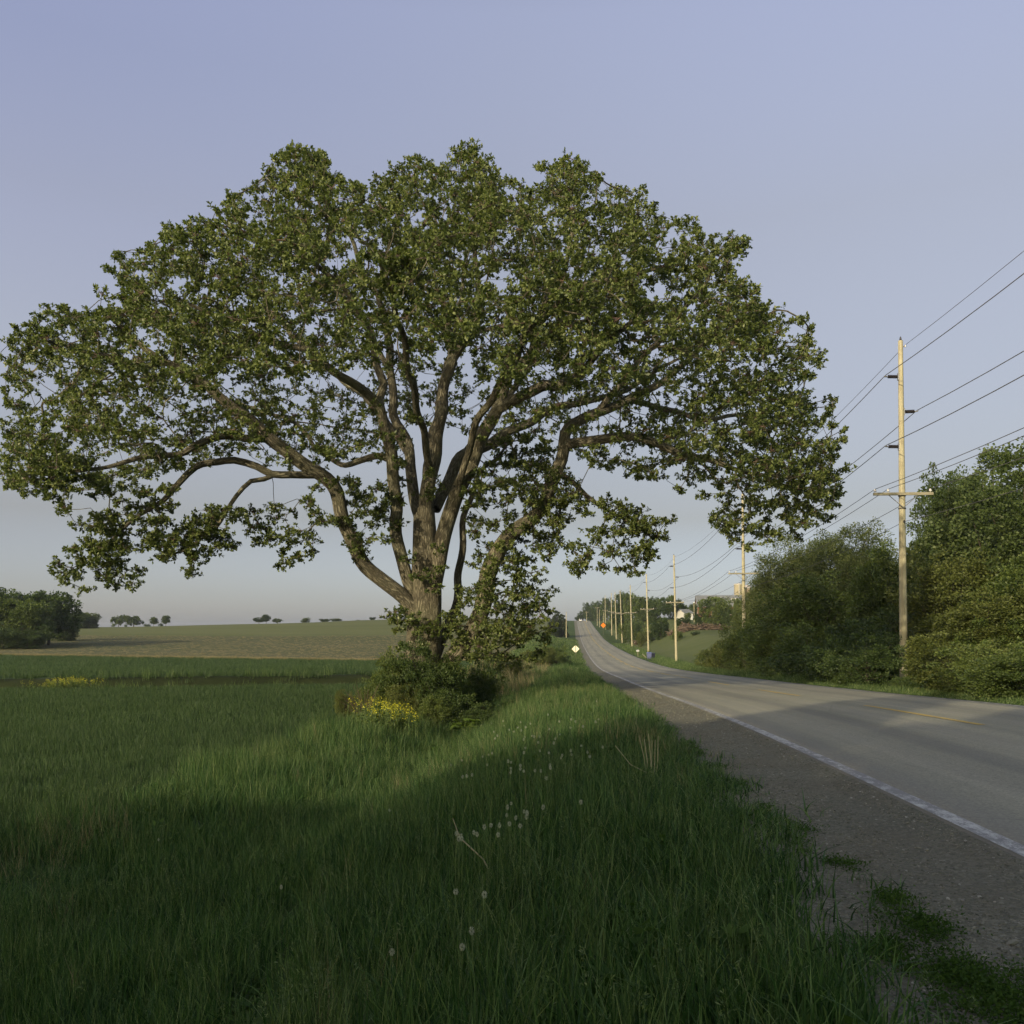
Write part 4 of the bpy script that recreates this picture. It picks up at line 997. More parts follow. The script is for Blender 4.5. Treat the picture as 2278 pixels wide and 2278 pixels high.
for px, Y, w, top, k, lab in fs: put(SHR[k], px, Y, w, top, lab, cat='shrub')
# unseen woods carry on behind the first row, and continue past the right edge
# left wood
GL = 'wood at the left edge of the fields'
put(WOOD[0], 20, 150, 15, 1303, 'large dark broadleaf tree at the left edge of the picture', GL)
put(RND[1], 108, 156, 11, 1316, 'dark broadleaf tree overhanging the ploughed field', GL)
put(WOOD[1], 62, 146, 10, 1330, 'mid green broadleaf tree in front of the dark ones at the left edge', GL)
put(WOOD[0], 140, 175, 8, 1352, 'smaller dark tree right behind the overhanging one', GL)
put(WOOD[0], -90, 150, 15, 1300, 'dark broadleaf tree just past the left edge', GL, rz=2)
for i, (px, Y, w, top) in enumerate([(5, 139, 8, 1378), (62, 140, 7, 1388), (-60, 142, 9, 1370)]):
    put(SHR[0], px, Y, w, top, ('dark undergrowth shrub at the left foot of the left wood', 'dark undergrowth shrub at the right foot of the left wood', 'dark undergrowth shrub past the left edge')[i], GL, cat='shrub')
for i, (px, Y, w, top) in enumerate([(178, 300, 9, 1362), (196, 305, 8, 1361), (160, 300, 8, 1366)]):
    put(WOOD[i % 2], px, Y, w, top, ('middle tree of the far dark clump right of the left wood', 'right tree of the far dark clump right of the left wood', 'left tree of the far dark clump, half hidden by the left wood')[i], 'far clump behind the hay field', rz=i)
put(CON, 208, 300, 3.4, 1377, 'small dark conifer at the right end of the far clump', 'far clump behind the hay field', wy=3.4)
# trees standing along the skyline
GH = 'lone trees along the skyline of the hay field'
sky_t = [(263, 27, 1369, FLAT[0], 'flat-crowned tree, first from the left on the skyline'), (297, 40, 1368.5, FLAT[1], 'widest flat-crowned skyline tree, second from the left'),
         (342, 20, 1373, RNDM[1], 'pale upright skyline tree above the low bushes'), (369, 20, 1369, RND[1], 'dark upright skyline tree right of the pale one'),
         (576, 26, 1373.5, RND[2], 'dark left half of the double skyline tree'), (592, 20, 1367, RND[0], 'taller right half of the double skyline tree'),
         (617, 21, 1376, FLAT[0], 'small round skyline tree just right of the double one'), (680, 25, 1373.5, MIX[0], 'pale feathery skyline tree standing alone'),
         (723, 22, 1376, WOOD[0], 'low dark skyline tree left of a similar wider one'), (747, 27, 1375.5, WOOD[1], 'low wide dark skyline tree of the right pair'),
         (828, 16, 1372.5, WOOD[0], 'small dark skyline tree left of the oak trunk')]
for i, (px, wpx, top, pr, lab) in enumerate(sky_t):
    Y = 420.0; put(pr, px, Y, wpx / FPX * Y * 1.05, top, lab, GH, rz=i * 1.3)
for i, (px, wpx, top, lab) in enumerate([(328, 18, 1387, 'low dark bush left of the pale upright skyline tree'), (357, 12, 1386, 'low bush between the pale and the dark upright skyline trees'), (252, 8, 1386, 'tiny dark bush at the foot of the first skyline tree'), (280, 8, 1388, 'tiny bush under the widest skyline tree'), (797, 9, 1379.5, 'tiny lone bush on the skyline left of the oak')]):
    put(SHR[i % 3], px, 415.0, wpx / FPX * 415, top, lab, 'bushes along the skyline', cat='bush')
# hill on the right of the road: woods and farm trees
GF = 'trees on the hill round the farm'
far_r = [ # px, distance, width px, top, proto, label
 (1312, 600, 34, 1338, WOOD[0], 'leftmost tree of the hilltop wood beside the road crest'), (1335, 575, 34, 1334, WOOD[0], 'second tree of the hilltop wood right of the crest'),
 (1352, 560, 34, 1330, WOOD[1], 'third tree of the hilltop wood, above the orange sign'), (1298, 615, 24, 1360, RND[2], 'low tree at the left foot of the hilltop wood'),
 (1325, 600, 30, 1352, WOOD[1], 'low tree in front of the hilltop wood'), (1288, 640, 18, 1372, RND[2], 'lowest tree just right of the road crest'),
 (1385, 340, 46, 1316, WOOD[0], 'tall dark tree behind the two poles standing close together'), (1372, 360, 30, 1345, RND[2], 'dark tree low beside the two poles standing close together'),
 (1405, 330, 40, 1317, WOOD[1], 'tall mid green tree right of the dark one behind the poles'), (1432, 300, 44, 1326, WOOD[1], 'broad mid green tree behind the fifth pole'),
 (1455, 290, 40, 1326, WOOD[0], 'broad dark tree behind the fourth pole'), (1478, 285, 36, 1330, RND[2], 'dark tree right of the fourth pole'),
 (1492, 300, 22, 1322, WOOD[1], 'slim tree with the highest top left of the third pole'), (1512, 290, 34, 1332, WOOD[0], 'dark tree behind the third pole'),
 (1530, 300, 24, 1344, WOOD[0], 'small tree above the white farmhouse'), (1543, 285, 16, 1342, RND[2], 'slim dark tree right of the white farmhouse'),
 (1470, 232, 44, 1372, WOOD[0], 'low dark tree between the fourth and third poles'), (1412, 262, 40, 1380, WOOD[0], 'low dark tree behind the fifth pole'),
 (1390, 280, 26, 1385, WOOD[1], 'low green tree behind the sixth pole'), (1560, 232, 30, 1364, RND[2], 'low dark tree left of the big farmyard tree'),
 (1592, 226, 66, 1325, WOOD[1], 'big bushy farmyard tree hiding the middle of the barn roof'), (1614, 224, 36, 1350, WOOD[0], 'dark right flank tree of the big farmyard tree'),
 (1650, 222, 40, 1330, WOOD[1], 'green tree hiding the right part of the barn'), (1672, 200, 34, 1310, WOOD[0], 'dark tree below the domed silo'),
 (1530, 262, 14, 1362, WOOD[1], 'small green tree hiding the right end of the white farmhouse'), (1520, 235, 34, 1374, RND[2], 'low dark tree below the white farmhouse'), (1636, 232, 30, 1376, RND[2], 'low dark tree in front of the brick barn wall'), (1693, 190, 40, 1300, WOOD[1], 'green tree right of the silos behind the second pole')]
for i, (px, Y, wpx, top, pr, lab) in enumerate(far_r):
    put(pr, px, Y, wpx / FPX * Y * 1.1, top, lab, GF, rz=i * 0.9)
for i, (px, Y, wpx, top, k, lab) in enumerate([(1505, 205, 24, 1398, 2, 'round green bush in front of the brush pile'), (1452, 240, 30, 1394, 0, 'dark bush at the left end of the brush pile'), (1425, 235, 26, 1398, 4, 'olive bush between the fifth and fourth poles'),
        (1443, 149, 8, 1442.5, 0, 'small dark bush behind the two wheelie bins'), (1350, 420, 26, 1383, 2, 'low bush on the slope above the orange sign'), (1385, 300, 20, 1395, 0, 'dark bush at the foot of the sixth pole'), (1545, 203, 20, 1404, 1, 'dark bush right of the brush pile'),
        (1560, 240, 36, 1382, 0, 'dark hedge bush below the yard light'), (1600, 236, 40, 1384, 1, 'dark hedge bush under the big farmyard tree'), (1668, 205, 40, 1360, 0, 'dark hedge bush below the silos')]):
    put(SHR[k], px, Y, wpx / FPX * Y * 1.1, top, lab, 'bushes on the hill', cat='bush')
# left of the far road: two cedars and brown scrub
put(CON, 1239, 330, 5.2, 1358, 'taller pointed dark cedar left of the far road', 'cedars left of the road', wy=5.2)
put(CON, 1251, 325, 4.6, 1366, 'shorter pointed dark cedar beside the small roadside pole', 'cedars left of the road', wy=4.6)
put(CON, 1229, 322, 5.0, 1375, 'bushy lowest cedar at the left of the pair', 'cedars left of the road', wy=5.0)
GB = 'shrubs in the ditch left of the road'
for i, (px, Y, w, top, k, lab) in enumerate([(1238, 97, 3.4, 1448, 2, 'green shrub in the ditch just below the white diamond sign'), (1228, 104, 3.2, 1434, 3, 'lighter green shrub in the ditch left of the sign'),
        (1195, 92, 4.0, 1438, 4, 'olive shrub in the ditch right of the oak'), (1243, 112, 3.0, 1446, 0, 'dark low shrub beside the foot of the white diamond sign'), (1120, 64, 3.4, 1448, 4, 'olive shrub below the lowest oak branches')]):
    put(SHR[k], px, Y, w, top, lab, GB, cat='shrub')
# shrubs round the foot of the oak
GO = 'shrubs round the foot of the oak'
for i, (px, Y, w, top, k, lab) in enumerate([(940, 31.0, 2.8, 1416, 0, 'large leafy shrub in front of the oak trunk'), (880, 31.6, 1.9, 1440, 3, 'green shrub at the left foot of the oak'), (1008, 31.4, 2.0, 1440, 3, 'green shrub under the leaning right stem of the oak'),
        (985, 30.2, 1.9, 1490, 0, 'dark green shrub at the right foot of the oak'), (1075, 29.6, 1.5, 1555, 0, 'low dark shrub in the ditch right of the oak'), (905, 30.4, 1.5, 1498, 4, 'olive shrub with reddish stems in front of the oak'), (1032, 33.2, 2.0, 1490, 0, 'dark shrub behind the right stem of the oak'),
        (845, 33.5, 1.5, 1500, 2, 'small shrub left behind the oak trunk'), (960, 29.8, 1.3, 1540, 2, 'lowest green shrub before the oak trunk'), (772, 30.5, 0.9, 1530, 4, 'thin sapling standing in the crop left of the oak'), (1065, 34.5, 2.2, 1470, 3, 'shrub hanging low behind the right stem of the oak')]):
    put(SHR[k], px, Y, w, top, lab, GO, cat='shrub')
# trees behind the photographer to the left: they cast the shade over the foreground
GS = 'trees behind the photographer'
for i, (x, Y, w, h) in enumerate([(-9.8, -5, 3.4, 14.8), (-7.4, -8, 3.2, 14.2), (-4.6, -10, 2.8, 13.2), (-34, -14, 12, 11.0), (-23, -15, 12, 11.8), (-14, -15, 12, 12.3), (-5, -17, 8, 12.0), (3, -16, 8, 11.6), (-46, -16, 12, 11), (-24, -26, 14, 13), (10, -19, 10, 11.6)]):
    place(RNDM[i % 2], x, Y, w, h, 'broadleaf tree standing behind the photographer', GS, rz=i * 1.7)

# ------------------------------------------------------------------ poles and wires
m = NT('pole_wood'); v = m.scaled(m.obj(), (9, 9, 0.7)); n1 = m.noise(1.0, v, 5, 0.65); n2 = m.noise(2.5, m.obj(), 3); n3 = m.noise(0.5, m.pos(), 2)
c = m.ramp(n1, [(0.3, (0.24, 0.21, 0.135)), (0.5, (0.38, 0.35, 0.225)), (0.7, (0.47, 0.435, 0.29))])
c = m.mix(m.ramp(n2, [(0.55, 0.0), (0.72, 0.4)]), c, (0.20, 0.165, 0.11)); c = m.mix(m.ramp(n3, [(0.45, 0.0), (0.7, 0.3)]), c, (0.33, 0.31, 0.27))
M['pole'] = m.done(m.pbr(c, 0.85, 0.15, m.bump(n1, 0.5, 0.01)))
M['oldwood'] = mat_plain('weathered_wood', (0.26, 0.24, 0.17), 0.9, 0.1, 0.3)
M['polymer'] = mat_plain('dark_polymer', (0.022, 0.018, 0.018), 0.5)
M['steel'] = mat_plain('galvanised_steel', (0.32, 0.32, 0.32), 0.5, 0.5, 0.15, 0.6)
M['porcelain'] = mat_plain('pale_porcelain', (0.62, 0.61, 0.58), 0.3, 0.5)
M['wire'] = mat_plain('weathered_cable', (0.10, 0.10, 0.105), 0.7, 0.2)
M['band'] = mat_plain('dark_band', (0.05, 0.045, 0.04))
INS = [(1.70, -1), (3.36, 1), (5.0, -1)]   # below the pole top, side
ARMZ, NEUZ = 7.25, 8.55
PINS = (-1.30, -0.70, 1.22)
def make_pole(Ht, label, lean=0.0, full=True):
    root = empty('utility_pole', (0, 0, 0), label=label, cat='utility pole', group='wooden power poles along the road')
    mb = MB(); rb, rt = 0.19, 0.105; prof = []
    for i in range(13):
        z = -0.5 + (Ht + 0.5) * i / 12; prof.append((rb + (rt - rb) * max(0, z / Ht) + 0.003 * math.sin(i * 2.7), z))
    mb.lathe((0, 0, 0), prof, 18); mb.obj('shaft', M['pole'], root, smooth=False)
    for p in root.children[0].data.polygons: p.use_smooth = len(p.vertices) == 4
    MB().lathe((0, 0, Ht + 0.002), [(0.07, 0), (0.05, 0.05), (0.035, 0.16), (0.01, 0.2)], 10).obj('top_cap', M['polymer'], root)
    MB().bar((0.08, 0, Ht - 0.28), (0.24, 0, Ht - 0.26), 0.03).bar((0.22, 0, Ht - 0.30), (0.22, 0, Ht - 0.20), 0.035).obj('wire_bracket', M['steel'], root)
    for d, s in INS:
        z = Ht - d; rp_ = 0.11
        mb = MB(); n = 9; prof = []
        for k in range(n):
            a = 0.06 + 0.44 * k / n; prof += [(0.045, a), (0.085, a + 0.012), (0.085, a + 0.024), (0.045, a + 0.036)]
        mb.lathe((s * rp_, 0, z), prof, 12, (s, 0, 0.03)); io = mb.obj('insulator', M['polymer'], root)
        MB().bar((s * (rp_ + 0.50), 0, z + 0.01), (s * (rp_ + 0.62), 0, z + 0.02), 0.03).box((s * (rp_ + 0.62), 0, z + 0.03), (0.06, 0.16, 0.05)).obj('clamp', M['steel'], io)
        MB().box((s * (rp_ + 0.015), 0, z), (0.05, 0.13, 0.34)).obj('mounting_plate', M['steel'], io)
    z = Ht - ARMZ
    arm = MB().box((-0.02, -0.20, z), (2.72, 0.10, 0.13)).obj('crossarm', M['oldwood'], root)
    for s in (-1, 1): MB().bar((s * 0.68, -0.20, z - 0.05), (s * 0.02, -0.17, z - 0.62), 0.018, n=5).obj('brace', M['steel'], arm)
    for px in PINS:
        MB().lathe((px, -0.20, z + 0.067), [(0.015, 0), (0.015, 0.05), (0.075, 0.055), (0.05, 0.10), (0.055, 0.12), (0.03, 0.17)], 12).obj('pin_insulator', M['porcelain'], arm)
    MB().lathe((0, 0, z - 0.06), [(0.165, -0.03), (0.172, -0.025), (0.172, 0.025), (0.165, 0.03)], 18).obj('metal_band', M['band'], root)
    MB().lathe((0, 0, z - 0.66), [(0.168, -0.025), (0.176, -0.02), (0.176, 0.02), (0.168, 0.025)], 18).obj('metal_band', M['band'], root)
    MB().bar((0, -0.14, Ht - NEUZ), (0, -0.24, Ht - NEUZ), 0.02).lathe((0, -0.25, Ht - NEUZ - 0.06), [(0.04, 0), (0.025, 0.06), (0.04, 0.12)], 10).obj('spool', M['polymer'], root)
    return root
POLES = [(-9.0, 16.6, 0.0, None), (42.1, 16.55, 0.0, 'nearest power pole, with a weathered crossarm, rising above the thicket'), (81, 16.4, 0.3, 'second power pole, top in the oak crown, foot in the thicket, before the silos'),
         (134, 16.1, 1.1, 'third power pole, right of the wheelie bins'), (183, 16.3, 1.4, 'fourth power pole, directly behind the two wheelie bins'),
         (233, 16.2, 1.6, 'fifth power pole, left of the wheelie bins'), (279, 16.4, 2.2, 'sixth power pole, with its foot on the road bank'), (316, 16.6, 1.6, 'seventh power pole, right one of the two close together'),
         (352, 16.6, 0.6, 'eighth power pole, left one of the two close together'), (420, 16.0, 0.4, 'ninth power pole, seen between the seventh and the eighth')]
road_rz = -math.atan(0.067)
poles = []
proto_p = make_pole(16.5, POLES[1][3])
for i, (Y, Ht, lean, lab) in enumerate(POLES):
    x = tx(Y, 8.6); z = h1(x, Y)
    o = proto_p if i == 1 else copy_tree(proto_p)
    o.location = (x, Y, z); o.scale = (1, 1, Ht / 16.5)
    o.rotation_euler = (0, -R(lean), road_rz)
    o['label'] = lab or 'power pole standing behind the photographer'
    poles.append((o, Ht))
bpy.context.view_layer.update()
def wire(local, sag, rad, label):
    P = []
    for i, (o, Ht) in enumerate(poles):
        w = o.matrix_world @ Vector((local[0], local[1], 16.5 - local[2]))
        P.append(w)
    path = []
    for a, b in zip(P[:-1], P[1:]):
        L = (b - a).length; n = 14
        for k in range(n):
            t = k / n; q = a.lerp(b, t); q.z -= 4 * sag * (L / 50) ** 2 * t * (1 - t); path.append(q)
    path.append(P[-1])
    v, f, u = tube(np.array(path), np.full(len(path), rad), 5)
    link('power_line', npmesh('power_line', v, f, M['wire'], True), label=label, cat='power line', group='wires strung along the power poles')
wire((0.22, 0, 0.20), 0.75, 0.012, 'topmost thin wire running from pole top to pole top')
for (d, s), nm in zip(INS, ('high wire held by the upper left insulators', 'wire held by the insulators on the right side of the poles', 'wire held by the lower left insulators')):
    wire((s * 0.73, 0, d - 0.06), 0.85, 0.019, nm)
for px, nm in zip(PINS, ('wire on the outer left pins of the crossarms', 'wire on the inner left pins of the crossarms', 'wire on the right pins of the crossarms')):
    wire((px, -0.20, ARMZ - 0.23), 0.7, 0.014, nm)
wire((0, -0.27, NEUZ), 0.65, 0.012, 'lowest wire, carried on spools below the crossarms')
# small distribution poles on the hill
def small_pole(px, Y, top, label, arm=True, r=0.13):
    x = unproj(px, 1400, Y)[0]; z0 = h1(x, Y); Ht = unproj(px, top, Y)[2] - z0
    e = empty('small_pole', (x, Y, z0), label=label, cat='utility pole', group='small poles by the far road')
    MB().lathe((0, 0, 0), [(r, -0.4), (r * 0.6, Ht)], 10).obj('shaft', M['pole'], e)
    if arm:
        a = MB().box((0, -0.14, Ht - 0.5), (2.2, 0.1, 0.12)).obj('crossarm', M['oldwood'], e)
        for q in (-1, 0.5, 1): MB().lathe((q, -0.14, Ht - 0.43), [(0.04, 0), (0.06, 0.08), (0.03, 0.16)], 8).obj('pin_insulator', M['porcelain'], a)
    else: MB().lathe((0, 0, Ht), [(r * 0.6, 0), (0.02, 0.12)], 10).obj('top_cap', M['polymer'], e)
    return e
small_pole(1259.7, 322, 1361.5, 'short bare pole standing left of the far road beside the cedars', False, 0.17)
small_pole(1328.6, 470, 1350, 'small pole with a crossarm, left of the two on the bank behind the orange sign')
small_pole(1342.5, 430, 1362, 'small bare pole on the bank above the orange sign', False)
small_pole(1333.5, 450, 1356, 'small pole between the crossarm pole and the bare one above the orange sign', False)
small_pole(1305, 520, 1360, 'small faint pole in front of the hilltop wood', True)
# ------------------------------------------------------------------ signs
M['signback'] = mat_plain('pale_sign_back', (0.78, 0.76, 0.56), 0.45, 0.4, 0.05)
M['orange'] = mat_plain('orange_sign_face', (0.85, 0.22, 0.02), 0.45, 0.4, 0.05)
M['postdark'] = mat_plain('dark_sign_post', (0.10, 0.10, 0.07), 0.7)
def diamond(e, z, s, mat, y, name='sign_panel'):
    mb = MB(); o = []; rr = 0.06
    for k in range(4):
        a0 = math.pi / 2 * k
        for j in range(5):
            a = a0 - math.pi / 4 + math.pi / 2 * j / 4
            cx = (s * math.sqrt(2) - rr * 1.414) * math.cos(a0); cz = (s * math.sqrt(2) - rr * 1.414) * math.sin(a0)
            o.append((cx + rr * math.cos(a), cz + rr * math.sin(a)))
    n = len(o); V = [(a, y - 0.004, z + b) for a, b in o] + [(a, y + 0.004, z + b) for a, b in o]
    mb.add(V, [tuple(range(n)), tuple(range(2 * n - 1, n - 1, -1))] + [(i, n + i, n + (i + 1) % n, (i + 1) % n) for i in range(n)])
    return mb.obj(name, mat, e)
x, Y = unproj(1280.4, 1443.7, 139)[:2]; z0 = h1(x, Y); zc = unproj(1280.4, 1443.7, Y)[2]
e = empty('road_sign', (x, Y, z0), rz=R(-3), label='pale diamond road sign seen from behind, dark post across it, left of the road', cat='road sign')
diamond(e, zc - z0, 0.42, M['signback'], 0.03)
MB().box((0, 0, (zc - z0 + 0.62) / 2 - 0.15), (0.06, 0.035, zc - z0 + 0.92)).obj('post', M['postdark'], e)
x, Y = unproj(1342, 1391, 350)[:2]; z0 = h1(x, Y); zc = unproj(1342, 1391, Y)[2]
e = empty('road_sign', (x, Y, z0), rz=R(4), label='orange diamond warning sign on the right bank of the far road', cat='road sign')
diamond(e, zc - z0, 0.72, M['orange'], -0.03)
MB().box((0, 0.01, (zc - z0) / 2 - 0.15), (0.09, 0.05, zc - z0 + 0.5)).obj('post', M['postdark'], e)
# ------------------------------------------------------------------ wheelie bins, mailbox, plank
M['binblue'] = mat_plain('blue_plastic', (0.13, 0.145, 0.27), 0.4, 0.5, 0.08)
M['binlid'] = mat_plain('faded_blue_plastic', (0.10, 0.13, 0.34), 0.4, 0.5, 0.08)
M['binnavy'] = mat_plain('navy_plastic', (0.012, 0.014, 0.030), 0.4, 0.5, 0.08)
M['rubber'] = mat_plain('black_rubber', (0.02, 0.02, 0.02), 0.8)
def bin_(x, Y, body, lid, label, rz):
    e = empty('wheelie_bin', (x, Y, h1(x, Y)), rz=rz, label=label, cat='rubbish bin', group='wheelie bins beside the road')
    mb = MB(); w0, d0, w1, d1, hh = 0.27, 0.30, 0.32, 0.38, 1.0
    V = [(-w0, -d0, .06), (w0, -d0, .06), (w0, d0, .06), (-w0, d0, .06), (-w1, -d1, hh), (w1, -d1, hh), (w1, d1, hh), (-w1, d1, hh)]
    mb.add(V, [(3, 2, 1, 0), (4, 5, 6, 7), (0, 1, 5, 4), (1, 2, 6, 5), (2, 3, 7, 6), (3, 0, 4, 7)]).box((0, 0, hh + 0.004), (0.70, 0.80, 0.05)).obj('body', body, e)
    mb = MB(); V = [(-.35, -.42, hh + .032), (.35, -.42, hh + .032), (.35, .40, hh + .032), (-.35, .40, hh + .032), (-.30, -.34, hh + .10), (.30, -.34, hh + .10), (.30, .34, hh + .13), (-.30, .34, hh + .13)]
    mb.add(V, [(3, 2, 1, 0), (4, 5, 6, 7), (0, 1, 5, 4), (1, 2, 6, 5), (2, 3, 7, 6), (3, 0, 4, 7)]).obj('lid', lid, e)
    MB().bar((-.26, .46, hh - .04), (.26, .46, hh - .04), .018).box((-.26, .42, hh - .04), (.03, .1, .04)).box((.26, .42, hh - .04), (.03, .1, .04)).obj('handle', body, e)
    for s in (-1, 1): MB().lathe((s * .27, .30, .12), [(.12, 0), (.12, .05)], 16, (s, 0, 0)).obj('wheel', M['rubber'], e)
x, Y = unproj(1444, 1460, 144)[:2]; bin_(x, Y, M['binblue'], M['binlid'], 'blue wheelie bin, left of the navy one beside the road', R(6))
x, Y = unproj(1452.8, 1460, 144.3)[:2]; bin_(x, Y, M['binnavy'], M['binnavy'], 'dark navy wheelie bin, right of the blue one', R(-4))
M['mailwhite'] = mat_plain('white_enamel', (0.58, 0.58, 0.54), 0.4, 0.4, 0.06)
x, Y = unproj(1419, 1450, 156)[:2]; z0 = h1(x, Y)
e = empty('mailbox', (x, Y, z0), rz=R(20), label='small white mailbox low in the grass left of the wheelie bins', cat='mailbox')
mb = MB(); V = []
zb = max(0.45, unproj(1419, 1449.5, Y)[2] - z0)
for yy in (-.26, .26):
    V += [(-.15, yy, zb), (.15, yy, zb)] + [(.15 * math.cos(a), yy, zb + .15 + .15 * math.sin(a)) for a in [math.pi * k / 8 for k in range(9)]]
n = 11; mb.add(V, [tuple(range(n - 1, -1, -1)), tuple(range(n, 2 * n))] + [(i, (i + 1) % n, n + (i + 1) % n, n + i) for i in range(n)]).obj('box', M['mailwhite'], e)
MB().box((0, 0, zb / 2 - .1), (.09, .09, zb + .18)).obj('post', M['oldwood'], e)
x0, Y0 = unproj(1429, 1449, 152)[:2]; x1, Y1b = unproj(1439, 1454, 146)[:2]
mb = MB(); a_ = Vector((x0 - x1, Y0 - Y1b, 0.0)); mb.bar((0, 0, .12), (a_.x, a_.y, 0.62), .06, .05, 4).obj('fallen_branch', M['deadstem'], None, (x1, Y1b, h1(x1, Y1b)), label='pale broken branch lying between the mailbox and the bins', cat='branch')
# ------------------------------------------------------------------ car
M['carwhite'] = mat_plain('white_car_paint', (0.75, 0.75, 0.75), 0.25, 0.6, 0.03)
M['glass'] = mat_plain('dark_window_glass', (0.02, 0.025, 0.03), 0.1, 0.6)
M['lamp'] = mat_plain('headlamp_glass', (0.7, 0.7, 0.65), 0.15, 0.6)
Y = 548; x = tx(Y, -1.9)
e = empty('car', (x, Y, float(roadz(x, Y))), rz=road_rz, label='small white car coming over the crest of the road', cat='car')
prof = [(-2.2, .35), (-2.25, .7), (-1.3, .92), (-.7, 1.42), (.7, 1.46), (1.5, 1.0), (2.2, .9), (2.2, .35)]
mb = MB(); V = []
for s in (-.86, .86):
    for a, b in prof: V.append((s * (0.86 if b > 1.2 else 1), a, b))
n = len(prof); mb.add(V, [tuple(range(n)), tuple(range(2 * n - 1, n - 1, -1))] + [(i, n + i, n + (i + 1) % n, (i + 1) % n) for i in range(n)]).obj('body', M['carwhite'], e)
mb = MB(); mb.add([(-.68, -1.25, .95), (.68, -1.25, .95), (.62, -.76, 1.37), (-.62, -.76, 1.37)], [(0, 1, 2, 3)]); w_ = mb.obj('windscreen', M['glass'], e); w_.location = (0, -.02, .02)
for s in (-1, 1):
    for yy in (-1.35, 1.35):
        MB().lathe((s * .70, yy, .33), [(.33, 0), (.33, .18)], 18, (s, 0, 0)).obj('wheel', M['rubber'], e)
    MB().lathe((s * .62, -2.22, .68), [(.10, 0), (.08, .06)], 12, (0, -1, 0)).obj('headlight', M['lamp'], e)
# ------------------------------------------------------------------ farm
m = NT('red_barn_boards'); n1 = m.noise(1.2, m.scaled(m.obj(), (3, 3, .4)), 4)
M['barnred'] = m.done(m.pbr(m.ramp(n1, [(0.3, (0.12, 0.05, 0.033)), (0.7, (0.20, 0.085, 0.055))]), 0.85, 0.2))
M['trim'] = mat_plain('pale_trim', (0.46, 0.44, 0.38), 0.6)
m = NT('grey_metal_roof'); n1 = m.noise(0.6, m.scaled(m.obj(), (2, .3, .3)), 4)
M['barnroof'] = m.done(m.pbr(m.ramp(n1, [(0.3, (0.14, 0.15, 0.15)), (0.7, (0.19, 0.20, 0.20))]), 0.6, 0.4))
M['fieldstone'] = mat_plain('pale_foundation', (0.40, 0.36, 0.30), 0.8)
M['silo'] = mat_plain('tan_silo_staves', (0.32, 0.29, 0.20), 0.85, 0.2, 0.25)
M['silo2'] = mat_plain('rusty_silo_staves', (0.28, 0.22, 0.15), 0.85, 0.2, 0.25)
M['dome'] = mat_plain('pale_dome_metal', (0.46, 0.42, 0.40), 0.5, 0.4, 0.1)
def farm_house(name, px0, px1, Y, ridge, eave, base, depth, wall, roof, label, cat, rz=0.0, seams=0, win=()):
    a = unproj(px0, base, Y); b = unproj(px1, base, Y); zr = unproj(px0, ridge, Y)[2]; ze = unproj(px0, eave, Y)[2]; zb = min(a[2], h1(a[0], Y)) - 0.3
    L = b[0] - a[0]; cx = (a[0] + b[0]) / 2
    e = empty(name, (cx, Y, zb), rz=rz, label=label, cat=cat)
    hw, he, hr, dp = L / 2, ze - zb, zr - zb, depth / 2
    mb = MB(); V = [(-hw, -dp, 0), (hw, -dp, 0), (hw, dp, 0), (-hw, dp, 0), (-hw, -dp, he), (hw, -dp, he), (hw, dp, he), (-hw, dp, he), (-hw, 0, hr - .12), (hw, 0, hr - .12)]
    mb.add(V, [(0, 1, 5, 4), (2, 3, 7, 6), (1, 2, 6, 9, 5), (3, 0, 4, 8, 7)]).obj('wall', wall, e)
    ov = 0.3; mb = MB(); t_ = 0.12
    for s in (-1, 1):
        y1 = s * (dp + ov); z1 = he - ov * (hr - he) / dp
        V = [(-hw - ov, y1, z1), (hw + ov, y1, z1), (hw + ov, 0, hr), (-hw - ov, 0, hr)]; V += [(p, q, r + t_) for p, q, r in V]
        mb.add(V, [(0, 1, 2, 3), (7, 6, 5, 4), (0, 4, 5, 1), (1, 5, 6, 2), (2, 6, 7, 3), (3, 7, 4, 0)])
    for k in range(seams):
        xx = -hw + L * (k + .5) / seams
        mb.bar((xx, -(dp + ov), he - ov * (hr - he) / dp + t_ + .01), (xx, 0, hr + t_ + .01), .04, n=4)
    ro = mb.obj('roof', roof, e)
    for (wx, wz, ww, wh, kind) in win:
        f = MB().box((wx * hw, -dp - .03, wz * he), (ww + .3, .05, wh + .3)).obj('window' if kind else 'door', M['trim'], e)
        MB().box((wx * hw, -dp - .06, wz * he), (ww, .03, wh)).obj('pane' if kind else 'leaf', M['glass'] if kind else M['barnred'], f)
    return e, hw, he, hr, dp, ro
e, hw, he, hr, dp, ro = farm_house('barn', 1550, 1668, 300, 1325, 1349.5, 1376, 10.5, M['barnred'], M['barnroof'], 'red barn with a long grey metal roof behind the farmyard trees', 'barn', R(-7), 34,
    [(0.42, .30, 1.6, 1.0, 1), (0.62, .62, 2.2, 1.6, 0), (0.2, .5, 1.2, 1.0, 1), (-0.4, .5, 1.2, 1.0, 1), (0.78, .25, 1.3, .8, 1)])
dm = MB().box((hw * .36, -dp * .55, he + (hr - he) * .55), (1.7, 1.5, 1.2)).obj('dormer', M['trim'], ro)
for k in (-.6, 0, .6):
    MB().box((hw * .36 + k, -dp * .55 - .83, he + (hr - he) * .58), (.35, .06, .6)).obj('dormer_window', M['glass'], e)
MB().box((-hw + .1, -dp * .9, he * .5), (.35, .3, he)).box((-hw - .06, 0, he + .4), (.1, 1.4, 1.6)).obj('corner_trim', M['trim'], e)
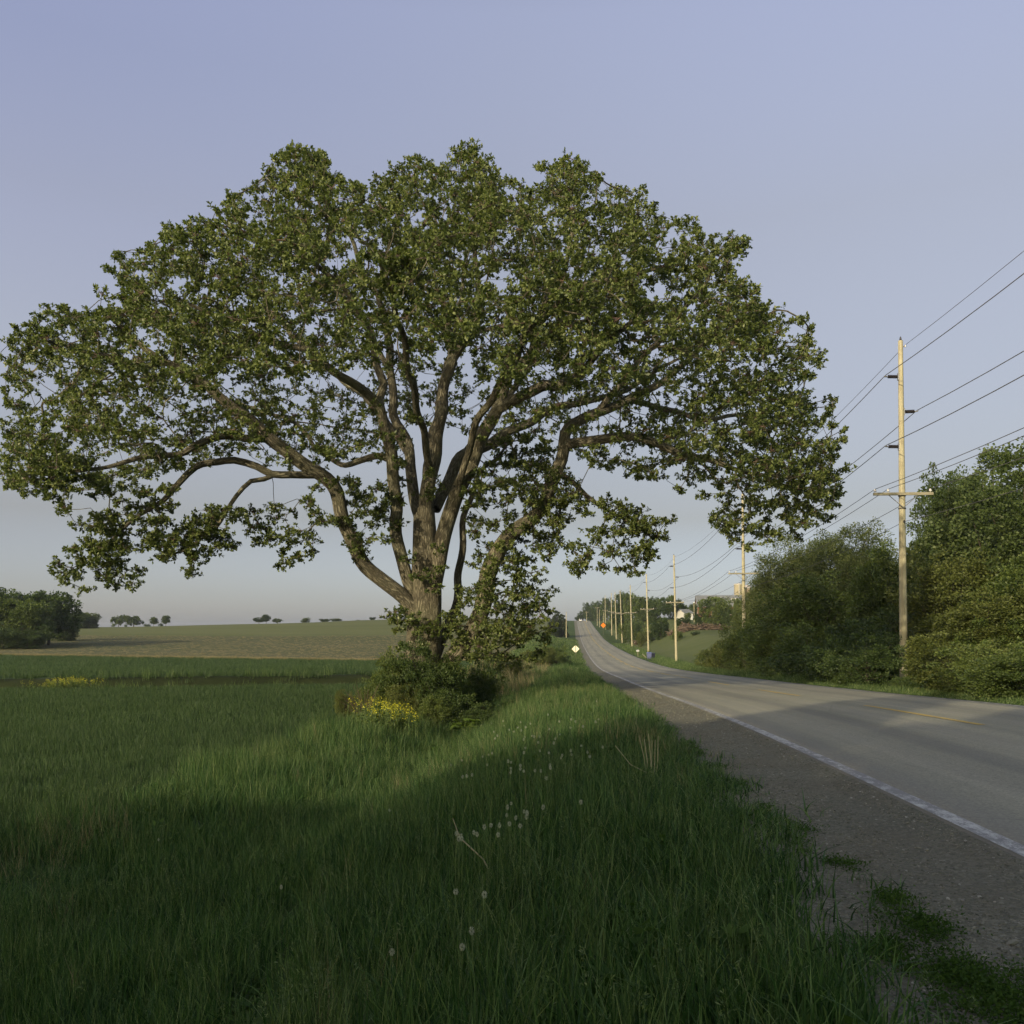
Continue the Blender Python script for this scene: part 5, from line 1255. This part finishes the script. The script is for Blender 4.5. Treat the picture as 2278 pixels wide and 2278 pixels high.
farm_house('farmhouse', 1513, 1532, 285, 1356, 1364, 1377, 6.5, M['mailwhite'], M['barnroof'], 'small white farmhouse with a grey roof left of the barn', 'house', R(14), 8)
def silo(px, Y, w, top, base, mat, label, chute, dome):
    x = unproj(px, 1400, Y)[0]; zb = h1(x, Y); Ht = unproj(px, top, Y)[2] - zb; r = w / 2
    e = empty('silo', (x, Y, zb), label=label, cat='silo', group='silos beside the barn')
    prof = [(r, -0.3)]; z = 0.6
    hb = Ht - (r * 0.85 if dome else .5)
    while z < hb: prof += [(r, z - .03), (r * 1.015, z - .02), (r * 1.015, z + .02), (r, z + .03)]; z += .75
    prof += [(r, hb)]
    MB().lathe((0, 0, 0), prof, 32).obj('wall', mat, e)
    if dome: MB().lathe((0, 0, hb + .005), [(r * 1.02 * math.cos(a), r * .85 * math.sin(a)) for a in [math.pi / 2 * k / 7 for k in range(8)]], 32).obj('dome', M['dome'], e)
    else: MB().lathe((0, 0, hb + .005), [(r * 1.03, 0), (r * 1.03, .3), (r * .6, .5), (.05, .6)], 32).obj('roof', M['trim'], e)
    if chute: MB().box((-r * .15, -r - .18, hb / 2 + .2), (.28, .3, hb)).obj('chute', M['trim'], e)
silo(1643.5, 318, 3.1, 1298, 1360, M['silo'], 'tan silo with a white chute, left of the domed silo', True, False)
silo(1663, 322, 3.1, 1301, 1360, M['silo2'], 'rusty tan silo with a rounded dome, right of the one with the chute', False, True)
x, Y = unproj(1544, 1350, 262)[:2]; z0 = h1(x, Y); zt = unproj(1544, 1342, Y)[2] - z0
e = empty('yard_light', (x, Y, z0), label='yard light on a thin pole between farmhouse and barn', cat='yard light')
MB().lathe((0, 0, 0), [(.10, -.2), (.07, zt)], 8).obj('pole', M['pole'], e); MB().lathe((0, -.3, zt), [(.25, 0), (.28, .15), (.1, .35)], 12).obj('lamp_head', M['mailwhite'], e)
# brush piles
def brush(px, Y, w, d, h, n, label, seed):
    x = unproj(px, 1400, Y)[0]; g2 = np.random.default_rng(seed)
    e = empty('brush_pile', (x, Y, h1(x, Y)), label=label, cat='brush pile', group='piles of cut branches on the slope')
    parts = []
    for k in range(n):
        c = np.array([g2.uniform(-w / 2, w / 2), g2.uniform(-d / 2, d / 2), 0]); hh = h * (0.45 + 0.55 * math.cos(c[0] / w * 2.6)) * (0.7 + 0.3 * math.sin(c[0] * 1.3))
        c[2] = g2.uniform(0, hh) + h1(x + c[0], Y + c[1]) - h1(x, Y); dd = nrm(g2.normal(size=3) * np.array([1, 1, .4])) * g2.uniform(.5, 1.6)
        r = g2.uniform(.03, .12); parts.append(tube([c - dd, c + np.array([0, 0, .1]), c + dd], [r, r * .9, r * .5], 5))
    v, f, u = merge(parts); link('branches', npmesh('branches', v, f, M['brushwood'], False, u), e, kind='stuff')
M['brushwood'] = mat_plain('dry_cut_wood', (0.12, 0.092, 0.066), 0.9, 0.1, 0.5)
brush(1562, 222, 11.5, 3, 1.5, 420, 'long brown pile of cut branches below the farmyard trees', 1)
brush(1514, 228, 5.5, 3, 1.7, 240, 'brown pile of cut branches behind the third pole', 4)
brush(1440, 250, 6.5, 3, 1.9, 260, 'brown pile of cut branches between the fifth and fourth poles', 2)

# ------------------------------------------------------------------ flowers and weeds
def at_height(px, py, h, y0=4.0, y1=60.0):
    for Y in np.geomspace(y0, y1, 600):
        p = unproj(px, py, Y)
        if p[2] <= h1(p[0], Y) + h: return p[0], float(Y)
    return p[0], float(Y)
def dandelion(seed):
    g2 = np.random.default_rng(seed)
    e = empty('dandelion_seed_head', (0, 0, 0)); hh = 0.46
    cv = [(0, 0, -.03), (0.01, .004, hh * .4), (0.022, .01, hh * .75), (0.02, .012, hh)]
    v, f, u = tube(np.array(cv), np.array([.004, .0035, .003, .0028]), 5); link('stem', npmesh('stem', v, f, M['stem'], True), e)
    n = 110; d = nrm(g2.normal(size=(n, 3))); c = np.array(cv[-1]) + np.array([0, 0, .0])
    V, F = leaf_arrays(c + d * 0.006, d, np.full(n, .010), np.full(n, .0012), 0.0, seed)
    t_ = nrm(np.cross(d, g2.normal(size=(n, 3)))); V2, F2 = leaf_arrays(c + d * 0.0165 - t_ * .003, t_, np.full(n, .006), np.full(n, .0014), 0.0, seed + 1)
    link('seed_ball', npmesh('seed_ball', np.concatenate([V, V2]), np.concatenate([F, F2 + len(V)]), M['fluff']), e)
    return e
DP = [dandelion(1), dandelion(2)]; dn = 0
def put_dand(px, py, hs=1.0):
    global dn
    x, Y = at_height(px, py, 0.46 * hs)
    o = DP[dn] if dn < 2 else copy_tree(DP[dn % 2]); dn += 1
    o.location = (x, Y, h1(x, Y)); o.rotation_euler = (random.gauss(0, .06), random.gauss(0, .06), random.uniform(0, 6.28)); s = random.uniform(.65, .9); o.scale = (s, s, hs)
    o['label'] = 'white dandelion seed head standing in the roadside grass'; o['category'] = 'dandelion'; o['group'] = 'dandelion seed heads in the roadside grass'
for a, b in [(85, 130), (150, 115), (228, 128), (595, 425), (675, 465), (738, 503), (608, 560), (685, 580), (855, 515), (885, 528), (818, 588), (900, 465), (590, 650), (725, 648), (765, 655), (430, 670), (452, 690), (130, 808), (75, 780), (285, 745), (60, 730), (1150, 45), (862, 62), (1080, 150), (735, 10), (1420, 415), (365, 740), (505, 770)]:
    put_dand(1000 + a * .207, 1700 + b * .207, random.uniform(.95, 1.25))
for a, b in [(357, 1868), (619, 1976), (1003, 1990), (1010, 2155), (842, 2125), (1090, 1992), (1067, 2197), (1026, 1866), (871, 1800), (1041, 1691), (1049, 1725), (1019, 1700), (1184, 1610), (1220, 1590), (1160, 1625), (1290, 1605), (1243, 1605), (1275, 1600), (1330, 1560), (1235, 1645), (1262, 1668), (1196, 1652)]:
    put_dand(a, b, random.uniform(.95, 1.2))
for k in range(48):
    put_dand(random.uniform(1060, 1340), random.uniform(1600, 1720), random.uniform(.9, 1.25))
# mustard in flower
def flowering(px, py, w, h, ns, label, seed, Y=None):
    g2 = np.random.default_rng(seed)
    if Y is None: x, Y = at_height(px, py, 0.05, 6, 80)
    else: x = unproj(px, 1400, Y)[0]
    z0 = h1(x, Y); e = empty('flowering_mustard', (x, Y, z0), label=label, cat='flowering plant', group='yellow mustard plants in flower')
    parts, T, L = [], [], []
    for k in range(ns):
        bx, by = g2.normal(0, w / 2.2), g2.normal(0, w / 3.5); hh = h * g2.uniform(.6, 1.05); zz = h1(x + bx, Y + by) - z0
        tp = np.array([bx + g2.normal(0, .06), by + g2.normal(0, .06), zz + hh])
        parts.append(tube([(bx, by, zz - .05), (bx, by, zz + hh * .5), tp], [.006, .005, .003], 4))
        T += [tp + g2.normal(size=3) * np.array([.045, .045, .06]) for _ in range(13)]; L += [np.array([bx, by, zz + hh * g2.uniform(.1, .8)]) + g2.normal(size=3) * .07 for _ in range(14)]
    v, f, u = merge(parts); link('stems', npmesh('stems', v, f, M['stem'], True), e, kind='stuff')
    T = np.array(T); n = len(T); V, F = leaf_arrays(T, g2.normal(size=T.shape), g2.uniform(.022, .036, n), np.full(n, .012), .1, seed); link('petals', npmesh('petals', V, F, M['yellow']), e, kind='stuff')
    L = np.array(L); n = len(L); V, F = leaf_arrays(L, g2.normal(size=L.shape) + np.array([0, 0, .5]), g2.uniform(.07, .14, n), np.full(n, .022), .1, seed); link('leaves', npmesh('leaves', V, F, M['leafmid']), e, kind='stuff')
flowering(858, 1650, 1.0, 1.0, 80, 'yellow mustard clump in flower at the foot of the oak', 5, 26.0)
flowering(880, 1655, .6, .75, 40, 'thinner right part of the yellow mustard, below the oak shrubs', 6, 26.6)
xx_, YY_ = None, None
Yt_ = 46.0
for _ in range(5): Yt_ = float(trench(unproj(160, 1400, Yt_)[0])) - 2.6
flowering(160, 1538, 1.7, .62, 110, 'bright yellow mustard patch beside the ditch in the crop field', 7, Yt_)
flowering(130, 1540, .7, .45, 20, 'thin yellow fringe left of the mustard patch in the crop field', 8, Yt_ - .3)
# pale broad-leaved weed by the oak shrubs
def broad(px, Y, n, s, h, label, mat, seed):
    g2 = np.random.default_rng(seed); x = unproj(px, 1400, Y)[0]
    e = empty('broad_leaved_weed', (x, Y, h1(x, Y)), label=label, cat='plant')
    for k in range(n):
        az = g2.uniform(0, 6.28); hh = h * g2.uniform(.5, 1); rr = g2.uniform(.05, .3); P0 = np.array([math.cos(az) * rr, math.sin(az) * rr, hh]); d = np.array([math.cos(az), math.sin(az), g2.uniform(-.2, .5)])
        L_ = s * g2.uniform(.7, 1.2); d = nrm(d); sd = nrm(np.cross(d, [0, 0, 1.0])); up = np.cross(sd, d)
        ts = [0, .15, .4, .7, .9, 1]; ws = [.02, .28, .42, .36, .18, .01]; V = []
        for t_, w_ in zip(ts, ws): c_ = P0 + d * L_ * t_ - up * L_ * .25 * t_ * t_; V += [c_ - sd * L_ * w_ + up * L_ * w_ * .3, c_, c_ + sd * L_ * w_ + up * L_ * w_ * .3]
        F = [(3*i+j, 3*i+j+1, 3*i+j+4, 3*i+j+3) for i in range(5) for j in range(2)]
        st = tube([(0, 0, -.03), P0 * .5, P0], [.008, .006, .004], 4)
        v = np.concatenate([np.array(V), st[0]]); f = np.concatenate([np.array(F), st[1] + len(V)])
        link('leaf', npmesh('leaf', v, f, mat, True), e)
broad(1034, 28.6, 26, .30, .62, 'pale green broad-leaved weed before the shrubs right of the oak foot', M['burdock'], 3)
# dead stalks by the shoulder
def stalks(px, py, label, seed):
    g2 = np.random.default_rng(seed); x, Y = at_height(px, py, .35)
    e = empty('dead_stalks', (x, Y, h1(x, Y)), label=label, cat='dead plant')
    for k, (bx, tx_, hh) in enumerate([(-.02, -.04, .46), (.03, .0, .52), (.05, .07, .46), (.0, -.10, .5), (.08, .10, .5), (.02, .04, .45)]):
        v, f, u = tube([(bx, g2.normal(0, .03), -.02), ((bx + tx_) / 2 + .01, g2.normal(0, .03), hh / 2), (tx_, g2.normal(0, .04), hh)], [.005, .0045, .003], 6); link('stalk', npmesh('stalk', v, f, M['deadstem'], True), e)
    v, f, u = tube([(0.04, -.05, .08), (-.2, -.06, .2), (-.36, -.05, .40)], [.005, .0045, .003], 6); link('stalk', npmesh('stalk', v, f, M['deadstem'], True), e)
stalks(1442, 1668, 'pale broken dead stalks sticking out of the grass by the gravel', 3)
# bent dead stems among the dandelions
x, Y = at_height(1105, 1868, .35); v, f, u = tube([(0, 0, 0), (-.1, 0, .2), (-.28, .02, .36), (-.33, .02, .5)], [.006, .006, .005, .003], 6)
link('bent_stem', npmesh('bent_stem', v, f, M['deadstem'], True), None, (x, Y, h1(x, Y)), label='pale bent stem leaning among the dandelions', cat='plant stem')
# bare twigs left of the oak shrubs
x, Y = unproj(812, 1540, 30.2)[:2]; e = empty('bare_shrub', (x, Y, h1(x, Y)), label='bare twiggy shrub with reddish stems left of the oak shrubs', cat='shrub')
g2 = np.random.default_rng(9); parts = []
for k in range(34):
    a_ = g2.uniform(-1.1, .5); hh = g2.uniform(.6, 1.5); q = np.array([math.sin(a_) * hh, g2.normal(0, .25), math.cos(a_) * hh]); parts.append(tube([(g2.normal(0, .1), g2.normal(0, .1), -.03), q * .5 + np.array([0, 0, .08]), q], [.009, .007, .003], 4))
v, f, u = merge(parts); link('twigs', npmesh('twigs', v, f, M['twig'], True), e, kind='stuff')
# ------------------------------------------------------------------ light evening haze
m = bpy.data.materials.new('haze_air'); m.use_nodes = True; m.node_tree.nodes.clear()
o_ = m.node_tree.nodes.new('ShaderNodeOutputMaterial'); pv = m.node_tree.nodes.new('ShaderNodeVolumePrincipled')
pv.inputs['Color'].default_value = (0.80, 0.86, 0.95, 1); pv.inputs['Density'].default_value = 0.00017; pv.inputs['Anisotropy'].default_value = 0.3
m.node_tree.links.new(pv.outputs[0], o_.inputs['Volume'])
MB().box((0, 1700, (-62 + 27) / 2), (3400, 3640, 27 + 62)).obj('haze', m, None, kind='stuff')
